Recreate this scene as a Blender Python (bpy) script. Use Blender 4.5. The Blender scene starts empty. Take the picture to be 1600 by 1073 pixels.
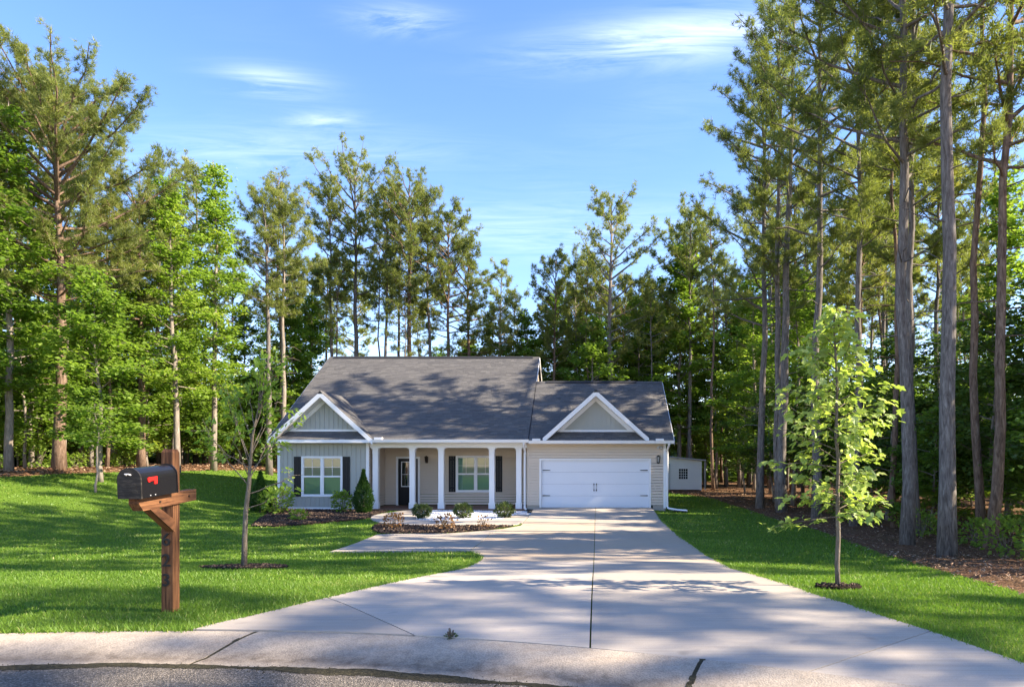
import bpy, math, random
import numpy as np
from mathutils import Vector, Matrix
from mathutils.geometry import delaunay_2d_cdt

scene = bpy.context.scene
R = math.radians
COL = scene.collection

# ------------------------------------------------------------------ camera
CAM_Z = 2.10
cd = bpy.data.cameras.new('camera'); cam = bpy.data.objects.new('camera', cd); COL.objects.link(cam)
cam.location = (0, 0, CAM_Z); cam.rotation_euler = (R(90), 0, 0)
cd.sensor_fit = 'HORIZONTAL'; cd.sensor_width = 36.0; cd.lens = 36.0 * 1060 / 1600
cd.shift_x = -118 / 1600.0; cd.shift_y = 181.5 / 1600.0
cd.clip_start = 0.1; cd.clip_end = 3000
scene.camera = cam

# ------------------------------------------------------------------ light
SUN_EL, SUN_AZ = 34.0, 6.0          # elevation; azimuth counted from +X (the right) towards the camera
sdir = Vector((math.cos(R(SUN_EL)) * math.cos(R(SUN_AZ)), -math.cos(R(SUN_EL)) * math.sin(R(SUN_AZ)), math.sin(R(SUN_EL))))
sl = bpy.data.lights.new('sun', 'SUN'); sun = bpy.data.objects.new('sun', sl); COL.objects.link(sun)
sl.energy = 4.8; sl.angle = R(0.55); sl.color = (1.0, 0.86, 0.66)
sun.rotation_euler = sdir.to_track_quat('Z', 'Y').to_euler()
sun.location = (30, 0, 40)

W = bpy.data.worlds.new('World'); scene.world = W; W.use_nodes = True
nt = W.node_tree; nt.nodes.clear()
def wn(t, **k):
    n = nt.nodes.new(t)
    for a, b in k.items(): setattr(n, a, b)
    return n
out = wn('ShaderNodeOutputWorld'); bg = wn('ShaderNodeBackground'); bg.inputs[1].default_value = 0.13
sky = wn('ShaderNodeTexSky'); sky.sky_type = 'NISHITA'; sky.sun_disc = False
sky.sun_elevation = R(SUN_EL); sky.sun_rotation = math.atan2(sdir.x, sdir.y)
sky.air_density = 1.0; sky.dust_density = 0.25; sky.ozone_density = 2.6; sky.altitude = 250
tc = wn('ShaderNodeTexCoord'); sx = wn('ShaderNodeSeparateXYZ'); nt.links.new(tc.outputs['Generated'], sx.inputs[0])
def wm(op, a, b=None, c=None, clamp=False):
    n = wn('ShaderNodeMath', operation=op); n.use_clamp = clamp
    for i, v in enumerate((a, b, c)):
        if v is None: continue
        if isinstance(v, (int, float)): n.inputs[i].default_value = v
        else: nt.links.new(v, n.inputs[i])
    return n.outputs[0]
zc = wm('MAXIMUM', sx.outputs[2], 0.04)
u = wm('DIVIDE', sx.outputs[0], zc); v = wm('DIVIDE', sx.outputs[1], zc)
cv = wn('ShaderNodeCombineXYZ'); nt.links.new(u, cv.inputs[0]); nt.links.new(v, cv.inputs[1])
mp = wn('ShaderNodeMapping'); mp.inputs['Rotation'].default_value = (0, 0, R(-14)); mp.inputs['Scale'].default_value = (1.3, 5.5, 1)
nt.links.new(cv.outputs[0], mp.inputs[0])
nz = wn('ShaderNodeTexNoise'); nz.inputs['Scale'].default_value = 1.5; nz.inputs['Detail'].default_value = 7; nz.inputs['Roughness'].default_value = 0.66
nz.inputs['Distortion'].default_value = 0.9
nt.links.new(mp.outputs[0], nz.inputs['Vector'])
nz2 = wn('ShaderNodeTexNoise'); nz2.inputs['Scale'].default_value = 0.75; nz2.inputs['Detail'].default_value = 3
nt.links.new(cv.outputs[0], nz2.inputs['Vector'])
def blob(u0, v0, a, b, rot, s):
    du = wm('SUBTRACT', u, u0); dv = wm('SUBTRACT', v, v0)
    c, n = math.cos(rot), math.sin(rot)
    p = wm('ADD', wm('MULTIPLY', du, c), wm('MULTIPLY', dv, n)); q = wm('SUBTRACT', wm('MULTIPLY', dv, c), wm('MULTIPLY', du, n))
    r2 = wm('ADD', wm('POWER', wm('ABSOLUTE', wm('DIVIDE', p, a)), 2.0), wm('POWER', wm('ABSOLUTE', wm('DIVIDE', q, b)), 2.0))
    return wm('MULTIPLY', wm('POWER', 2.718, wm('MULTIPLY', r2, -1.0)), s)
bl = blob(.20, 1.62, .30, .09, -.22, 1.0)
for a in ((-.43, 1.55, .10, .05, 0, .8), (-.84, 1.80, .12, .07, .1, .75), (-.78, 2.0, .10, .05, -.1, .55), (-1.0, 2.2, .5, .16, 0, .35), (-.1, 3.0, .9, .35, 0, .35),
          (1.3, 1.2, .4, .15, .3, .7), (-1.8, .6, .4, .16, .2, .8), (.6, -1.2, .5, .2, .5, .8), (-.7, -1.6, .4, .15, -.3, .7)):
    bl = wm('ADD', bl, blob(*a))
wis = wm('MULTIPLY', wm('SUBTRACT', nz.outputs[0], 0.36), 3.0, clamp=True)
cm = wm('MULTIPLY', bl, wis)
gen = wm('MULTIPLY', wm('MULTIPLY', wm('SUBTRACT', nz2.outputs[0], 0.52), 3.0, clamp=True), wm('MULTIPLY', wis, 0.22))
cm = wm('MULTIPLY', wm('ADD', cm, gen), 0.42, clamp=True)
mixc = wn('ShaderNodeMixRGB'); nt.links.new(cm, mixc.inputs[0])
hs = wn('ShaderNodeHueSaturation'); hs.inputs['Saturation'].default_value = 1.2; hs.inputs['Hue'].default_value = 0.505
nt.links.new(sky.outputs[0], hs.inputs['Color']); tint = wn('ShaderNodeMixRGB', blend_type='MULTIPLY'); tint.inputs[0].default_value = 1; tint.inputs[2].default_value = (1.08, .895, .90, 1); nt.links.new(hs.outputs[0], tint.inputs[1]); nt.links.new(tint.outputs[0], mixc.inputs[1]); mixc.inputs[2].default_value = (6.2, 6.4, 7.0, 1)
nt.links.new(mixc.outputs[0], bg.inputs[0]); nt.links.new(bg.outputs[0], out.inputs[0])

vs = scene.view_settings
vs.view_transform = 'Standard'; vs.look = 'None'; vs.exposure = 1.85; vs.gamma = 1.0; vs.use_curve_mapping = False
cy = scene.cycles
cy.max_bounces = 7; cy.diffuse_bounces = 4; cy.transmission_bounces = 4; cy.transparent_max_bounces = 8; cy.glossy_bounces = 2
cy.use_denoising = True
try: cy.denoiser = 'OPENIMAGEDENOISE'
except Exception: pass
cy.sample_clamp_indirect = 6.0

# ------------------------------------------------------------------ helpers
def put(o, parent=None, label=None, cat=None, group=None, kind=None):
    COL.objects.link(o)
    if parent is not None: o.parent = parent
    if label: o['label'] = label
    if cat: o['category'] = cat
    if group: o['group'] = group
    if kind: o['kind'] = kind
    return o
def empty(name, loc, label, cat, group=None, rz=0.0):
    o = bpy.data.objects.new(name, None); o.empty_display_size = .2
    o.location = loc; o.rotation_euler = (0, 0, rz)
    return put(o, None, label, cat, group)

class MB:
    """collects geometry, links it as one mesh"""
    def __init__(s): s.V = []; s.F = []; s.A = []; s.n = 0
    def add(s, v, f, var=0.5):
        v = np.asarray(v, dtype=np.float64).reshape(-1, 3)
        s.V.append(v)
        s.A.append(np.broadcast_to(np.asarray(var, dtype=np.float32), (len(v),)))
        f = np.asarray(f, dtype=np.int64)
        s.F.append(f + s.n); s.n += len(v)
    def box(s, x0, x1, y0, y1, z0, z1, var=.5):
        v = [(x0,y0,z0),(x1,y0,z0),(x1,y1,z0),(x0,y1,z0),(x0,y0,z1),(x1,y0,z1),(x1,y1,z1),(x0,y1,z1)]
        s.add(v, [(0,3,2,1),(4,5,6,7),(0,1,5,4),(1,2,6,5),(2,3,7,6),(3,0,4,7)], var)
    def hexa(s, v, var=.5):
        s.add(v, [(0,3,2,1),(4,5,6,7),(0,1,5,4),(1,2,6,5),(2,3,7,6),(3,0,4,7)], var)
    def prism(s, poly, a, b, axis='y', var=.5):
        """poly in the two other axes, extruded from a to b"""
        n = len(poly)
        def P(p, t):
            if axis == 'y': return (p[0], t, p[1])
            if axis == 'x': return (t, p[0], p[1])
            return (p[0], p[1], t)
        base = s.n
        s.add([P(p, a) for p in poly] + [P(p, b) for p in poly], np.zeros((0, 4), int), var)
        s.F.append(('n', [tuple(base + i for i in range(n)), tuple(base + n + i for i in reversed(range(n)))]))
        s.F.append(np.array([(base + i, base + i + n, base + (i + 1) % n + n, base + (i + 1) % n) for i in range(n)]))
    def tube(s, pts, rad, sides=6, var=.5, cap=True):
        pts = np.asarray(pts, float); n = len(pts)
        rad = np.broadcast_to(np.asarray(rad, float), (n,))
        d = np.gradient(pts, axis=0); d /= np.linalg.norm(d, axis=1)[:, None] + 1e-9
        ref = np.array([0, 0, 1.0]) if abs(d[:, 2].mean()) < .8 else np.array([1.0, 0, 0])
        a = np.cross(d, ref); a /= np.linalg.norm(a, axis=1)[:, None] + 1e-9
        b = np.cross(d, a)
        th = np.arange(sides) * 2 * math.pi / sides
        ring = pts[:, None, :] + rad[:, None, None] * (np.cos(th)[None, :, None] * a[:, None, :] + np.sin(th)[None, :, None] * b[:, None, :])
        base = s.n
        f = []
        for i in range(n - 1):
            for j in range(sides):
                k = (j + 1) % sides
                f.append((i*sides+j, i*sides+k, (i+1)*sides+k, (i+1)*sides+j))
        s.add(ring.reshape(-1, 3), f, var)
        if cap and sides > 3:
            s.F.append(('n', [tuple(base + (n-1)*sides + j for j in range(sides)), tuple(base + j for j in reversed(range(sides)))]))
    def mesh(s, name, mat, smooth=False):
        me = bpy.data.meshes.new(name)
        V = np.concatenate(s.V) if s.V else np.zeros((0, 3))
        idx = []; tot = []
        for f in s.F:
            if isinstance(f, tuple):
                for q in f[1]: idx.append(np.array(q)); tot.append(np.array([len(q)]))
            elif len(f):
                idx.append(f.ravel()); tot.append(np.full(len(f), f.shape[1]))
        idx = np.concatenate(idx); tot = np.concatenate(tot)
        me.vertices.add(len(V)); me.vertices.foreach_set('co', V.ravel().astype(np.float32))
        me.loops.add(len(idx)); me.loops.foreach_set('vertex_index', idx.astype(np.int32))
        me.polygons.add(len(tot))
        me.polygons.foreach_set('loop_start', np.concatenate(([0], np.cumsum(tot)[:-1])).astype(np.int32))
        me.polygons.foreach_set('loop_total', tot.astype(np.int32))
        me.polygons.foreach_set('use_smooth', np.full(len(tot), bool(smooth)))
        at = me.attributes.new('var', 'FLOAT', 'POINT'); at.data.foreach_set('value', np.concatenate(s.A).astype(np.float32))
        me.update(calc_edges=True); me.validate()
        if mat: me.materials.append(mat)
        return me
    def build(s, name, mat, parent=None, smooth=False, **k):
        return put(bpy.data.objects.new(name, s.mesh(name, mat, smooth)), parent, **k)

# ------------------------------------------------------------------ materials
class M:
    def __init__(s, name):
        s.m = bpy.data.materials.new(name); s.m.use_nodes = True; s.t = s.m.node_tree; s.t.nodes.clear()
        s.o = s.n('ShaderNodeOutputMaterial')
    def n(s, t, **k):
        x = s.t.nodes.new(t)
        for a, b in k.items(): setattr(x, a, b)
        return x
    def l(s, a, b): s.t.links.new(a, b)
    def coord(s, scale=(1,1,1), kind='Object', rot=(0,0,0)):
        c = s.n('ShaderNodeTexCoord'); m = s.n('ShaderNodeMapping'); m.inputs['Scale'].default_value = scale; m.inputs['Rotation'].default_value = rot
        s.l(c.outputs[kind], m.inputs[0]); return m.outputs[0]
    def noise(s, vec, scale, detail=4, rough=.55, dist=0):
        x = s.n('ShaderNodeTexNoise'); x.inputs['Scale'].default_value = scale; x.inputs['Detail'].default_value = detail
        x.inputs['Roughness'].default_value = rough; x.inputs['Distortion'].default_value = dist
        s.l(vec, x.inputs['Vector']); return x.outputs[0]
    def ramp(s, fac, stops):
        x = s.n('ShaderNodeValToRGB'); e = x.color_ramp.elements
        while len(e) < len(stops): e.new(.5)
        for i, (p, c) in enumerate(stops): e[i].position = p; e[i].color = (*c, 1) if len(c) == 3 else c
        s.l(fac, x.inputs[0]); return x.outputs[0]
    def mix(s, fac, a, b, typ='MIX'):
        x = s.n('ShaderNodeMixRGB', blend_type=typ)
        for i, q in enumerate((fac, a, b)):
            if isinstance(q, (int, float)): x.inputs[i].default_value = q
            elif isinstance(q, tuple): x.inputs[i].default_value = (*q, 1)
            else: s.l(q, x.inputs[i])
        return x.outputs[0]
    def math(s, op, a, b=0.0, clamp=False):
        x = s.n('ShaderNodeMath', operation=op); x.use_clamp = clamp
        for i, q in enumerate((a, b)):
            if isinstance(q, (int, float)): x.inputs[i].default_value = q
            else: s.l(q, x.inputs[i])
        return x.outputs[0]
    def attr(s): 
        a = s.n('ShaderNodeAttribute'); a.attribute_name = 'var'; return a.outputs['Fac']
    def rnd(s): return s.n('ShaderNodeObjectInfo').outputs['Random']
    def bump(s, h, strength=.3, dist=.01):
        b = s.n('ShaderNodeBump'); b.inputs['Strength'].default_value = strength; b.inputs['Distance'].default_value = dist
        s.l(h, b.inputs['Height']); return b.outputs[0]
    def pbr(s, col, rough=.7, bump=None, spec=.3, metal=0.0):
        p = s.n('ShaderNodeBsdfPrincipled')
        if isinstance(col, tuple): p.inputs['Base Color'].default_value = (*col, 1)
        else: s.l(col, p.inputs['Base Color'])
        if isinstance(rough, (int, float)): p.inputs['Roughness'].default_value = rough
        else: s.l(rough, p.inputs['Roughness'])
        p.inputs['Specular IOR Level'].default_value = spec; p.inputs['Metallic'].default_value = metal
        if bump is not None: s.l(bump, p.inputs['Normal'])
        s.l(p.outputs[0], s.o.inputs[0]); return s.m

def leafmat(name, dark, light, trans=.42, rnd_amt=.5, gloss=.06, yellow=None):
    m = M(name); f = m.attr(); r = m.rnd()
    k = m.math('ADD', m.math('MULTIPLY', f, 1 - rnd_amt), m.math('MULTIPLY', r, rnd_amt))
    stops = [(0.0, dark), (1.0, light)]
    if yellow: stops = [(0.0, dark), (.75, light), (1.0, yellow)]
    c = m.ramp(k, stops)
    d = m.n('ShaderNodeBsdfDiffuse'); m.l(c, d.inputs[0])
    t = m.n('ShaderNodeBsdfTranslucent'); tcx = m.mix(.5, c, (.9, 1.0, .25), 'MULTIPLY'); tcx = m.mix(1.0, tcx, (1.7, 1.7, 1.5), 'MULTIPLY'); m.l(tcx, t.inputs[0])
    mx = m.n('ShaderNodeMixShader'); mx.inputs[0].default_value = trans; m.l(d.outputs[0], mx.inputs[1]); m.l(t.outputs[0], mx.inputs[2])
    g = m.n('ShaderNodeBsdfGlossy'); g.inputs['Roughness'].default_value = .45; g.inputs[0].default_value = (.8, .85, .8, 1)
    m2 = m.n('ShaderNodeMixShader'); m2.inputs[0].default_value = gloss; m.l(mx.outputs[0], m2.inputs[1]); m.l(g.outputs[0], m2.inputs[2])
    m.l(m2.outputs[0], m.o.inputs[0]); return m.m

def barkmat(name, c0, c1, c2, sc=1.0):
    m = M(name); v = m.coord((9*sc, 9*sc, 1.6*sc)); n = m.noise(v, 2.2, 5, .65, .6)
    vb = m.coord((1, 1, .35)); big = m.noise(vb, 1.3, 3)
    c = m.ramp(n, [(.3, c0), (.52, c1), (.72, c2)])
    c = m.mix(m.math('MULTIPLY', big, .5), c, (c0[0]*1.1, c0[1]*1.0, c0[2]*.9))
    return m.pbr(c, .9, m.bump(n, .8, .03), .1)

MAT = {}
def mk_mats():
    m = M('forest floor'); v = m.coord(); n = m.noise(v, 9, 8, .7); n2 = m.noise(v, .5, 3); n3 = m.noise(m.coord((60, 14, 1), rot=(0, 0, .6)), 1, 3)
    c = m.ramp(m.math('ADD', m.math('MULTIPLY', n, .6), m.math('MULTIPLY', n3, .4)), [(.3, (.035, .022, .013)), (.5, (.14, .075, .042)), (.72, (.30, .18, .10))])
    c = m.mix(m.math('MULTIPLY', m.math('SUBTRACT', n2, .5), 2.0, True), c, (.07, .075, .03))
    MAT['floor'] = m.pbr(c, .95, m.bump(n, 1.0, .06), .1)
    m = M('lawn turf'); v = m.coord(); n = m.noise(v, 26, 6, .7); n2 = m.noise(v, .6, 4, .6)
    c = m.ramp(n, [(.25, (.045, .085, .010)), (.55, (.105, .180, .020)), (.8, (.18, .25, .04))])
    c = m.mix(m.math('MULTIPLY', m.math('SUBTRACT', n2, .42), 1.6, True), c, m.mix(.5, c, (.14, .21, .03)))
    MAT['lawn'] = m.pbr(c, .9, m.bump(n, 1.0, .05), .1)
    MAT['grass'] = leafmat('grass blades', (.072, .145, .016), (.160, .265, .032), .38, 0.0, .02, (.34, .34, .11))
    m = M('mulch'); v = m.coord(); n = m.noise(v, 22, 8, .75); n2 = m.noise(v, 60, 3)
    MAT['mulch'] = m.pbr(m.ramp(n, [(.3, (.010, .007, .006)), (.55, (.045, .03, .024)), (.8, (.13, .085, .06))]), .95, m.bump(m.math('ADD', n, n2), 1.0, .05), .1)
    MAT['chip'] = M('mulch chip'); x = MAT['chip']; MAT['chip'] = x.pbr(x.ramp(x.attr(), [(0, (.012, .008, .007)), (.8, (.07, .045, .032)), (1, (.22, .15, .1))]), .9)
    for key_, tan in (('concrete', 0.0), ('concrete_tan_sunlit', .55)):
     m = M('driveway ' + key_); v = m.coord(); a = m.noise(v, .45, 5, .6); b = m.noise(v, 5, 6, .65); c_ = m.noise(v, 140, 2); d_ = m.noise(m.coord((.35, 1.6, 1)), .9, 4, .6)
     c = m.ramp(a, [(.3, (.37, .31, .245)), (.6, (.41, .335, .252)), (.75, (.43, .335, .23))])
     c = m.mix(m.math('MULTIPLY', m.math('SUBTRACT', d_, .47), 2.2, True), c, (.42, .33, .235))
     c = m.mix(m.math('MULTIPLY', m.math('SUBTRACT', b, .45), .9, True), c, (.24, .232, .225))
     c = m.mix(.22, c, m.ramp(c_, [(.3, (.28, .27, .26)), (.7, (.62, .6, .58))]))
     tr = m.noise(m.coord((2.6, .16, 1)), 1.0, 3, .5)          # faint tyre wear along the drive
     c = m.mix(m.math('MULTIPLY', m.math('SUBTRACT', tr, .53), 1.8, True), c, (.245, .225, .20))
     sp_ = m.noise(v, 3.3, 2, .4); c = m.mix(m.math('MULTIPLY', m.math('SUBTRACT', sp_, .70), 6.0, True), c, (.15, .135, .12))
     br = m.noise(m.coord((1.2, 95, 1)), 1.0, 2, .5); c = m.mix(.16, c, m.ramp(br, [(.35, (.2, .19, .18)), (.65, (.55, .52, .48))]))
     c = m.mix(m.math('MULTIPLY', a, tan*1.6), c, (.46, .335, .215))  # tan staining of the middle slabs, with some warm sunlight mixed into the colour
     hsv = m.n('ShaderNodeHueSaturation'); m.l(c, hsv.inputs['Color']); m.l(m.math('ADD', m.math('MULTIPLY', m.rnd(), .22), .86), hsv.inputs['Value'])
     MAT[key_] = m.pbr(hsv.outputs[0], .85, m.bump(m.math('ADD', c_, b), .25, .004), .2)
    m = M('kerb concrete'); v = m.coord(); a = m.noise(v, 1.2, 5, .6); b = m.noise(v, 9, 6, .7); c_ = m.noise(v, 110, 3, .7); vo = m.n('ShaderNodeTexVoronoi'); vo.inputs['Scale'].default_value = 70; m.l(v, vo.inputs['Vector'])
    c = m.ramp(a, [(.3, (.30, .262, .217)), (.55, (.375, .322, .262)), (.75, (.40, .325, .245))])
    c = m.mix(m.math('MULTIPLY', m.math('SUBTRACT', b, .48), 1.5, True), c, (.13, .112, .095))
    st = m.noise(m.coord((.9, 3.5, 1)), 1.6, 5, .65); c = m.mix(m.math('MULTIPLY', m.math('SUBTRACT', st, .54), 2.2, True), c, (.34, .245, .17))
    at = m.attr()                                     # dirt left where water runs in the gutter
    c = m.mix(m.math('MULTIPLY', at, m.math('MULTIPLY', b, 1.7), True), c, (.085, .065, .05))
    c = m.mix(.30, c, m.ramp(vo.outputs['Distance'], [(.05, (.10, .095, .09)), (.35, (.47, .45, .42)), (.7, (.80, .78, .74))]), 'OVERLAY')
    MAT['kerb'] = m.pbr(c, .92, m.bump(m.math('ADD', c_, vo.outputs['Distance']), .5, .006), .15)
    m = M('asphalt'); v = m.coord(); vo = m.n('ShaderNodeTexVoronoi'); vo.inputs['Scale'].default_value = 95; m.l(v, vo.inputs['Vector']); a = m.noise(v, 1.5, 5)
    c = m.ramp(vo.outputs['Color'], [(.2, (.07, .06, .05)), (.6, (.15, .13, .108)), (.9, (.36, .31, .25))])
    c = m.mix(m.math('MULTIPLY', a, .5), c, (.13, .112, .09))
    MAT['asphalt'] = m.pbr(c, .9, m.bump(vo.outputs['Distance'], .9, .01), .2)
    m = M('edge debris'); v = m.coord(); n = m.noise(v, 30, 8, .75)
    MAT['debris'] = m.pbr(m.ramp(n, [(.3, (.022, .02, .015)), (.55, (.06, .054, .034)), (.75, (.14, .12, .075))]), .95, m.bump(n, 1, .03), .1)
    m = M('marble chips'); MAT['chips'] = m.pbr(m.ramp(m.attr(), [(0, (.38, .38, .42)), (.5, (.66, .66, .68)), (1, (.82, .81, .8))]), .6)
    m = M('chip bed'); v = m.coord(); n = m.noise(v, 30, 5, .7); MAT['chipbed'] = m.pbr(m.ramp(n, [(.3, (.3, .3, .33)), (.6, (.62, .62, .64))]), .8, m.bump(n, 1, .03))
    m = M('roof shingle'); v = m.coord(); n = m.noise(v, 120, 3, .7); b = m.noise(v, .8, 4); f = m.attr()
    c = m.ramp(f, [(0, (.066, .066, .068)), (.5, (.100, .098, .097)), (1, (.155, .149, .140))])
    c = m.mix(m.math('MULTIPLY', b, .35), c, (.125, .113, .104)); c = m.mix(.3, c, m.ramp(n, [(.3, (.03, .03, .034)), (.7, (.23, .22, .215))]))
    MAT['shingle'] = m.pbr(c, .9, m.bump(n, .5, .006), .15)
    MAT['deck'] = M('roof deck').pbr((.03, .03, .035), .95)
    m = M('ridge vent'); MAT['ridge'] = m.pbr((.022, .023, .028), .9)
    def paint(key, name, col, rough=.5, vary=.06, bump=0, spec=.3):
        m = M(name); v = m.coord(); n = m.noise(v, 2.2, 5, .6); n2 = m.noise(v, 40, 3)
        dk = tuple(q * (1 - vary * 2.2) for q in col)
        c = m.mix(m.math('MULTIPLY', n, .8), col, dk)
        MAT[key] = m.pbr(c, rough, m.bump(n2, .12, .002) if bump else None, spec)
    paint('beige', 'beige vinyl siding', (.66, .555, .44), .55, .05, 1)
    paint('sage', 'grey green board siding', (.39, .40, .365), .6, .05, 1)
    paint('white', 'white trim paint', (.80, .80, .80), .45, .03)
    paint('garage', 'garage door paint', (.74, .76, .80), .8, .02, 0, .08)
    paint('shed', 'pale shed siding', (.78, .80, .78), .6, .07, 1)
    paint('shedroof', 'shed metal roof', (.36, .38, .40), .45, .1)
    paint('black', 'black shutter paint', (.012, .012, .014), .5, .1)
    paint('doorblk', 'black door paint', (.014, .013, .014), .35, .1)
    paint('porch', 'red brown porch floor', (.23, .125, .085), .65, .15, 1)
    paint('brick', 'brown foundation', (.20, .13, .095), .9, .2, 1)
    paint('bronze', 'dark bronze lamp', (.035, .022, .016), .4, .1)
    paint('iron', 'black iron', (.015, .015, .016), .45, .1)
    paint('mailblack', 'black enamel', (.010, .010, .012), .22, .1)
    m = M('scuffed enamel'); v = m.coord((4, 1, 14)); n = m.noise(v, 3, 6, .7)
    MAT['maildoor'] = m.pbr(m.ramp(n, [(.45, (.014, .013, .012)), (.62, (.05, .043, .035)), (.75, (.12, .10, .075))]), .5)
    paint('red', 'red plastic flag', (.72, .018, .015), .4, .08)
    paint('steel', 'small steel rivet', (.6, .6, .6), .3, .05)
    paint('pipe', 'black drain pipe', (.02, .02, .02), .5, .1)
    m = M('lamp glass'); MAT['lampglass'] = m.pbr((.45, .45, .42), .15, None, .5)
    m = M('blind slats'); MAT['blind'] = m.pbr((.40, .52, .45), .7)
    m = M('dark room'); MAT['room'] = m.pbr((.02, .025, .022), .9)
    m = M('window glass'); g = m.n('ShaderNodeBsdfGlossy'); g.inputs['Roughness'].default_value = .02; t = m.n('ShaderNodeBsdfTransparent'); t.inputs[0].default_value = (.66, .80, .72, 1)
    fr = m.n('ShaderNodeFresnel'); fr.inputs[0].default_value = 1.6; mx = m.n('ShaderNodeMixShader'); m.l(m.math('ADD', fr.outputs[0], .06), mx.inputs[0]); m.l(t.outputs[0], mx.inputs[1]); m.l(g.outputs[0], mx.inputs[2]); m.l(mx.outputs[0], m.o.inputs[0]); MAT['glass'] = m.m
    for key, sc in (('woodz', (24, 24, 1.3)), ('woody', (24, 1.3, 24)), ('woodd', (24, 1.6, 1.6))):
        m = M('stained wood ' + key); v = m.coord(sc); n = m.noise(v, 1.6, 6, .65, .7); k = m.noise(m.coord((6, 3, 3)), 1.4, 3)
        c = m.ramp(n, [(.32, (.026, .011, .006)), (.46, (.115, .050, .023)), (.60, (.20, .092, .041)), (.8, (.29, .155, .075))])
        c = m.mix(m.math('MULTIPLY', m.math('SUBTRACT', k, .55), 2.5, True), c, (.07, .03, .016))
        MAT[key] = m.pbr(c, .75, m.bump(n, .5, .006), .2)
    MAT['bark_pine'] = barkmat('pine bark', (.065, .056, .05), (.19, .17, .155), (.35, .32, .29))
    MAT['bark_red'] = barkmat('reddish pine bark', (.06, .04, .03), (.21, .145, .105), (.36, .27, .20))
    MAT['bark_grey'] = barkmat('pale grey bark', (.12, .10, .085), (.26, .225, .19), (.42, .38, .33), .7)
    MAT['bark_young'] = barkmat('young bark', (.085, .068, .052), (.19, .16, .13), (.32, .28, .235), 2.2)
    MAT['leaf_pine'] = leafmat('pine needles', (.090, .120, .032), (.225, .250, .068), .45, .35, .02, (.32, .31, .10))
    MAT['leaf_green'] = leafmat('broad leaves', (.080, .150, .024), (.215, .310, .052), .50, .35, .02, (.34, .39, .085))
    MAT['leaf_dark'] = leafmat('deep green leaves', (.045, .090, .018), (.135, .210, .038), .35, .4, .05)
    MAT['leaf_sap'] = leafmat('sapling leaves', (.17, .24, .05), (.33, .40, .11), .50, .0, .04, (.44, .48, .19))
    MAT['leaf_box'] = leafmat('boxwood leaves', (.030, .060, .014), (.12, .155, .045), .3, .2, .06)
    MAT['leaf_arb'] = leafmat('arborvitae sprays', (.018, .05, .010), (.05, .115, .018), .25, .2, .03)
    MAT['leaf_brown'] = leafmat('withered leaves', (.12, .055, .022), (.34, .18, .07), .3, .2, .02)
    m = M('wood floor litter'); MAT['litter'] = m.pbr(m.ramp(m.attr(), [(0, (.06, .033, .02)), (.45, (.19, .10, .055)), (.8, (.32, .20, .12)), (1, (.42, .33, .24))]), .9)
    MAT['leaf_lime'] = leafmat('lime leaves', (.09, .17, .015), (.21, .31, .03), .4, .2, .04)
mk_mats()

# ------------------------------------------------------------------ terrain
PRX = [0, 4.5, 5.8, 7, 8.3, 10, 12, 15, 20, 24.5, 27, 29.2, 34, 45, 80, 400]
PRZ = [.50, .56, .60, .60, .54, .38, .17, -.02, -.17, -.16, -.14, -.12, -.12, -.05, .1, .1]
def sst(t): t = np.clip(t, 0, 1); return t * t * (3 - 2 * t)
def gz(x, y):
    x = np.asarray(x, float); y = np.asarray(y, float)
    z = np.interp(y, PRX, PRZ)
    z = z + 1.75 * sst((-x - 12.5) / 13) * sst((y - 11) / 21)
    return z + .02 * np.sin(x * .9 + 1) * np.sin(y * .7) * sst((y - 7) / 4)
def g1(x, y): return float(gz(x, y))
CX, CY, CR = -3.6, -6.6, 12.5                     # the turning circle of the street

def inpoly(px, py, poly):
    r = np.zeros(len(px), bool); n = len(poly); j = n - 1
    for i in range(n):
        xi, yi = poly[i]; xj, yj = poly[j]
        c = ((yi > py) != (yj > py)) & (px < (xj - xi) * (py - yi) / (yj - yi + 1e-12) + xi)
        r ^= c; j = i
    return r
def densify(poly, step):
    o = []
    for i in range(len(poly)):
        a = np.array(poly[i], float); b = np.array(poly[(i + 1) % len(poly)], float)
        k = max(1, int(np.linalg.norm(b - a) / step))
        for t in range(k): o.append(tuple(a + (b - a) * t / k))
    return o
def smooth_line(pts, it=2):
    for _ in range(it):
        o = [pts[0]]
        for a, b in zip(pts[:-1], pts[1:]):
            o += [(a[0]*.75+b[0]*.25, a[1]*.75+b[1]*.25), (a[0]*.25+b[0]*.75, a[1]*.25+b[1]*.75)]
        o.append(pts[-1]); pts = o
    return pts
def area2(p): return sum(p[i][0]*p[(i+1) % len(p)][1] - p[(i+1) % len(p)][0]*p[i][1] for i in range(len(p)))
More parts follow.
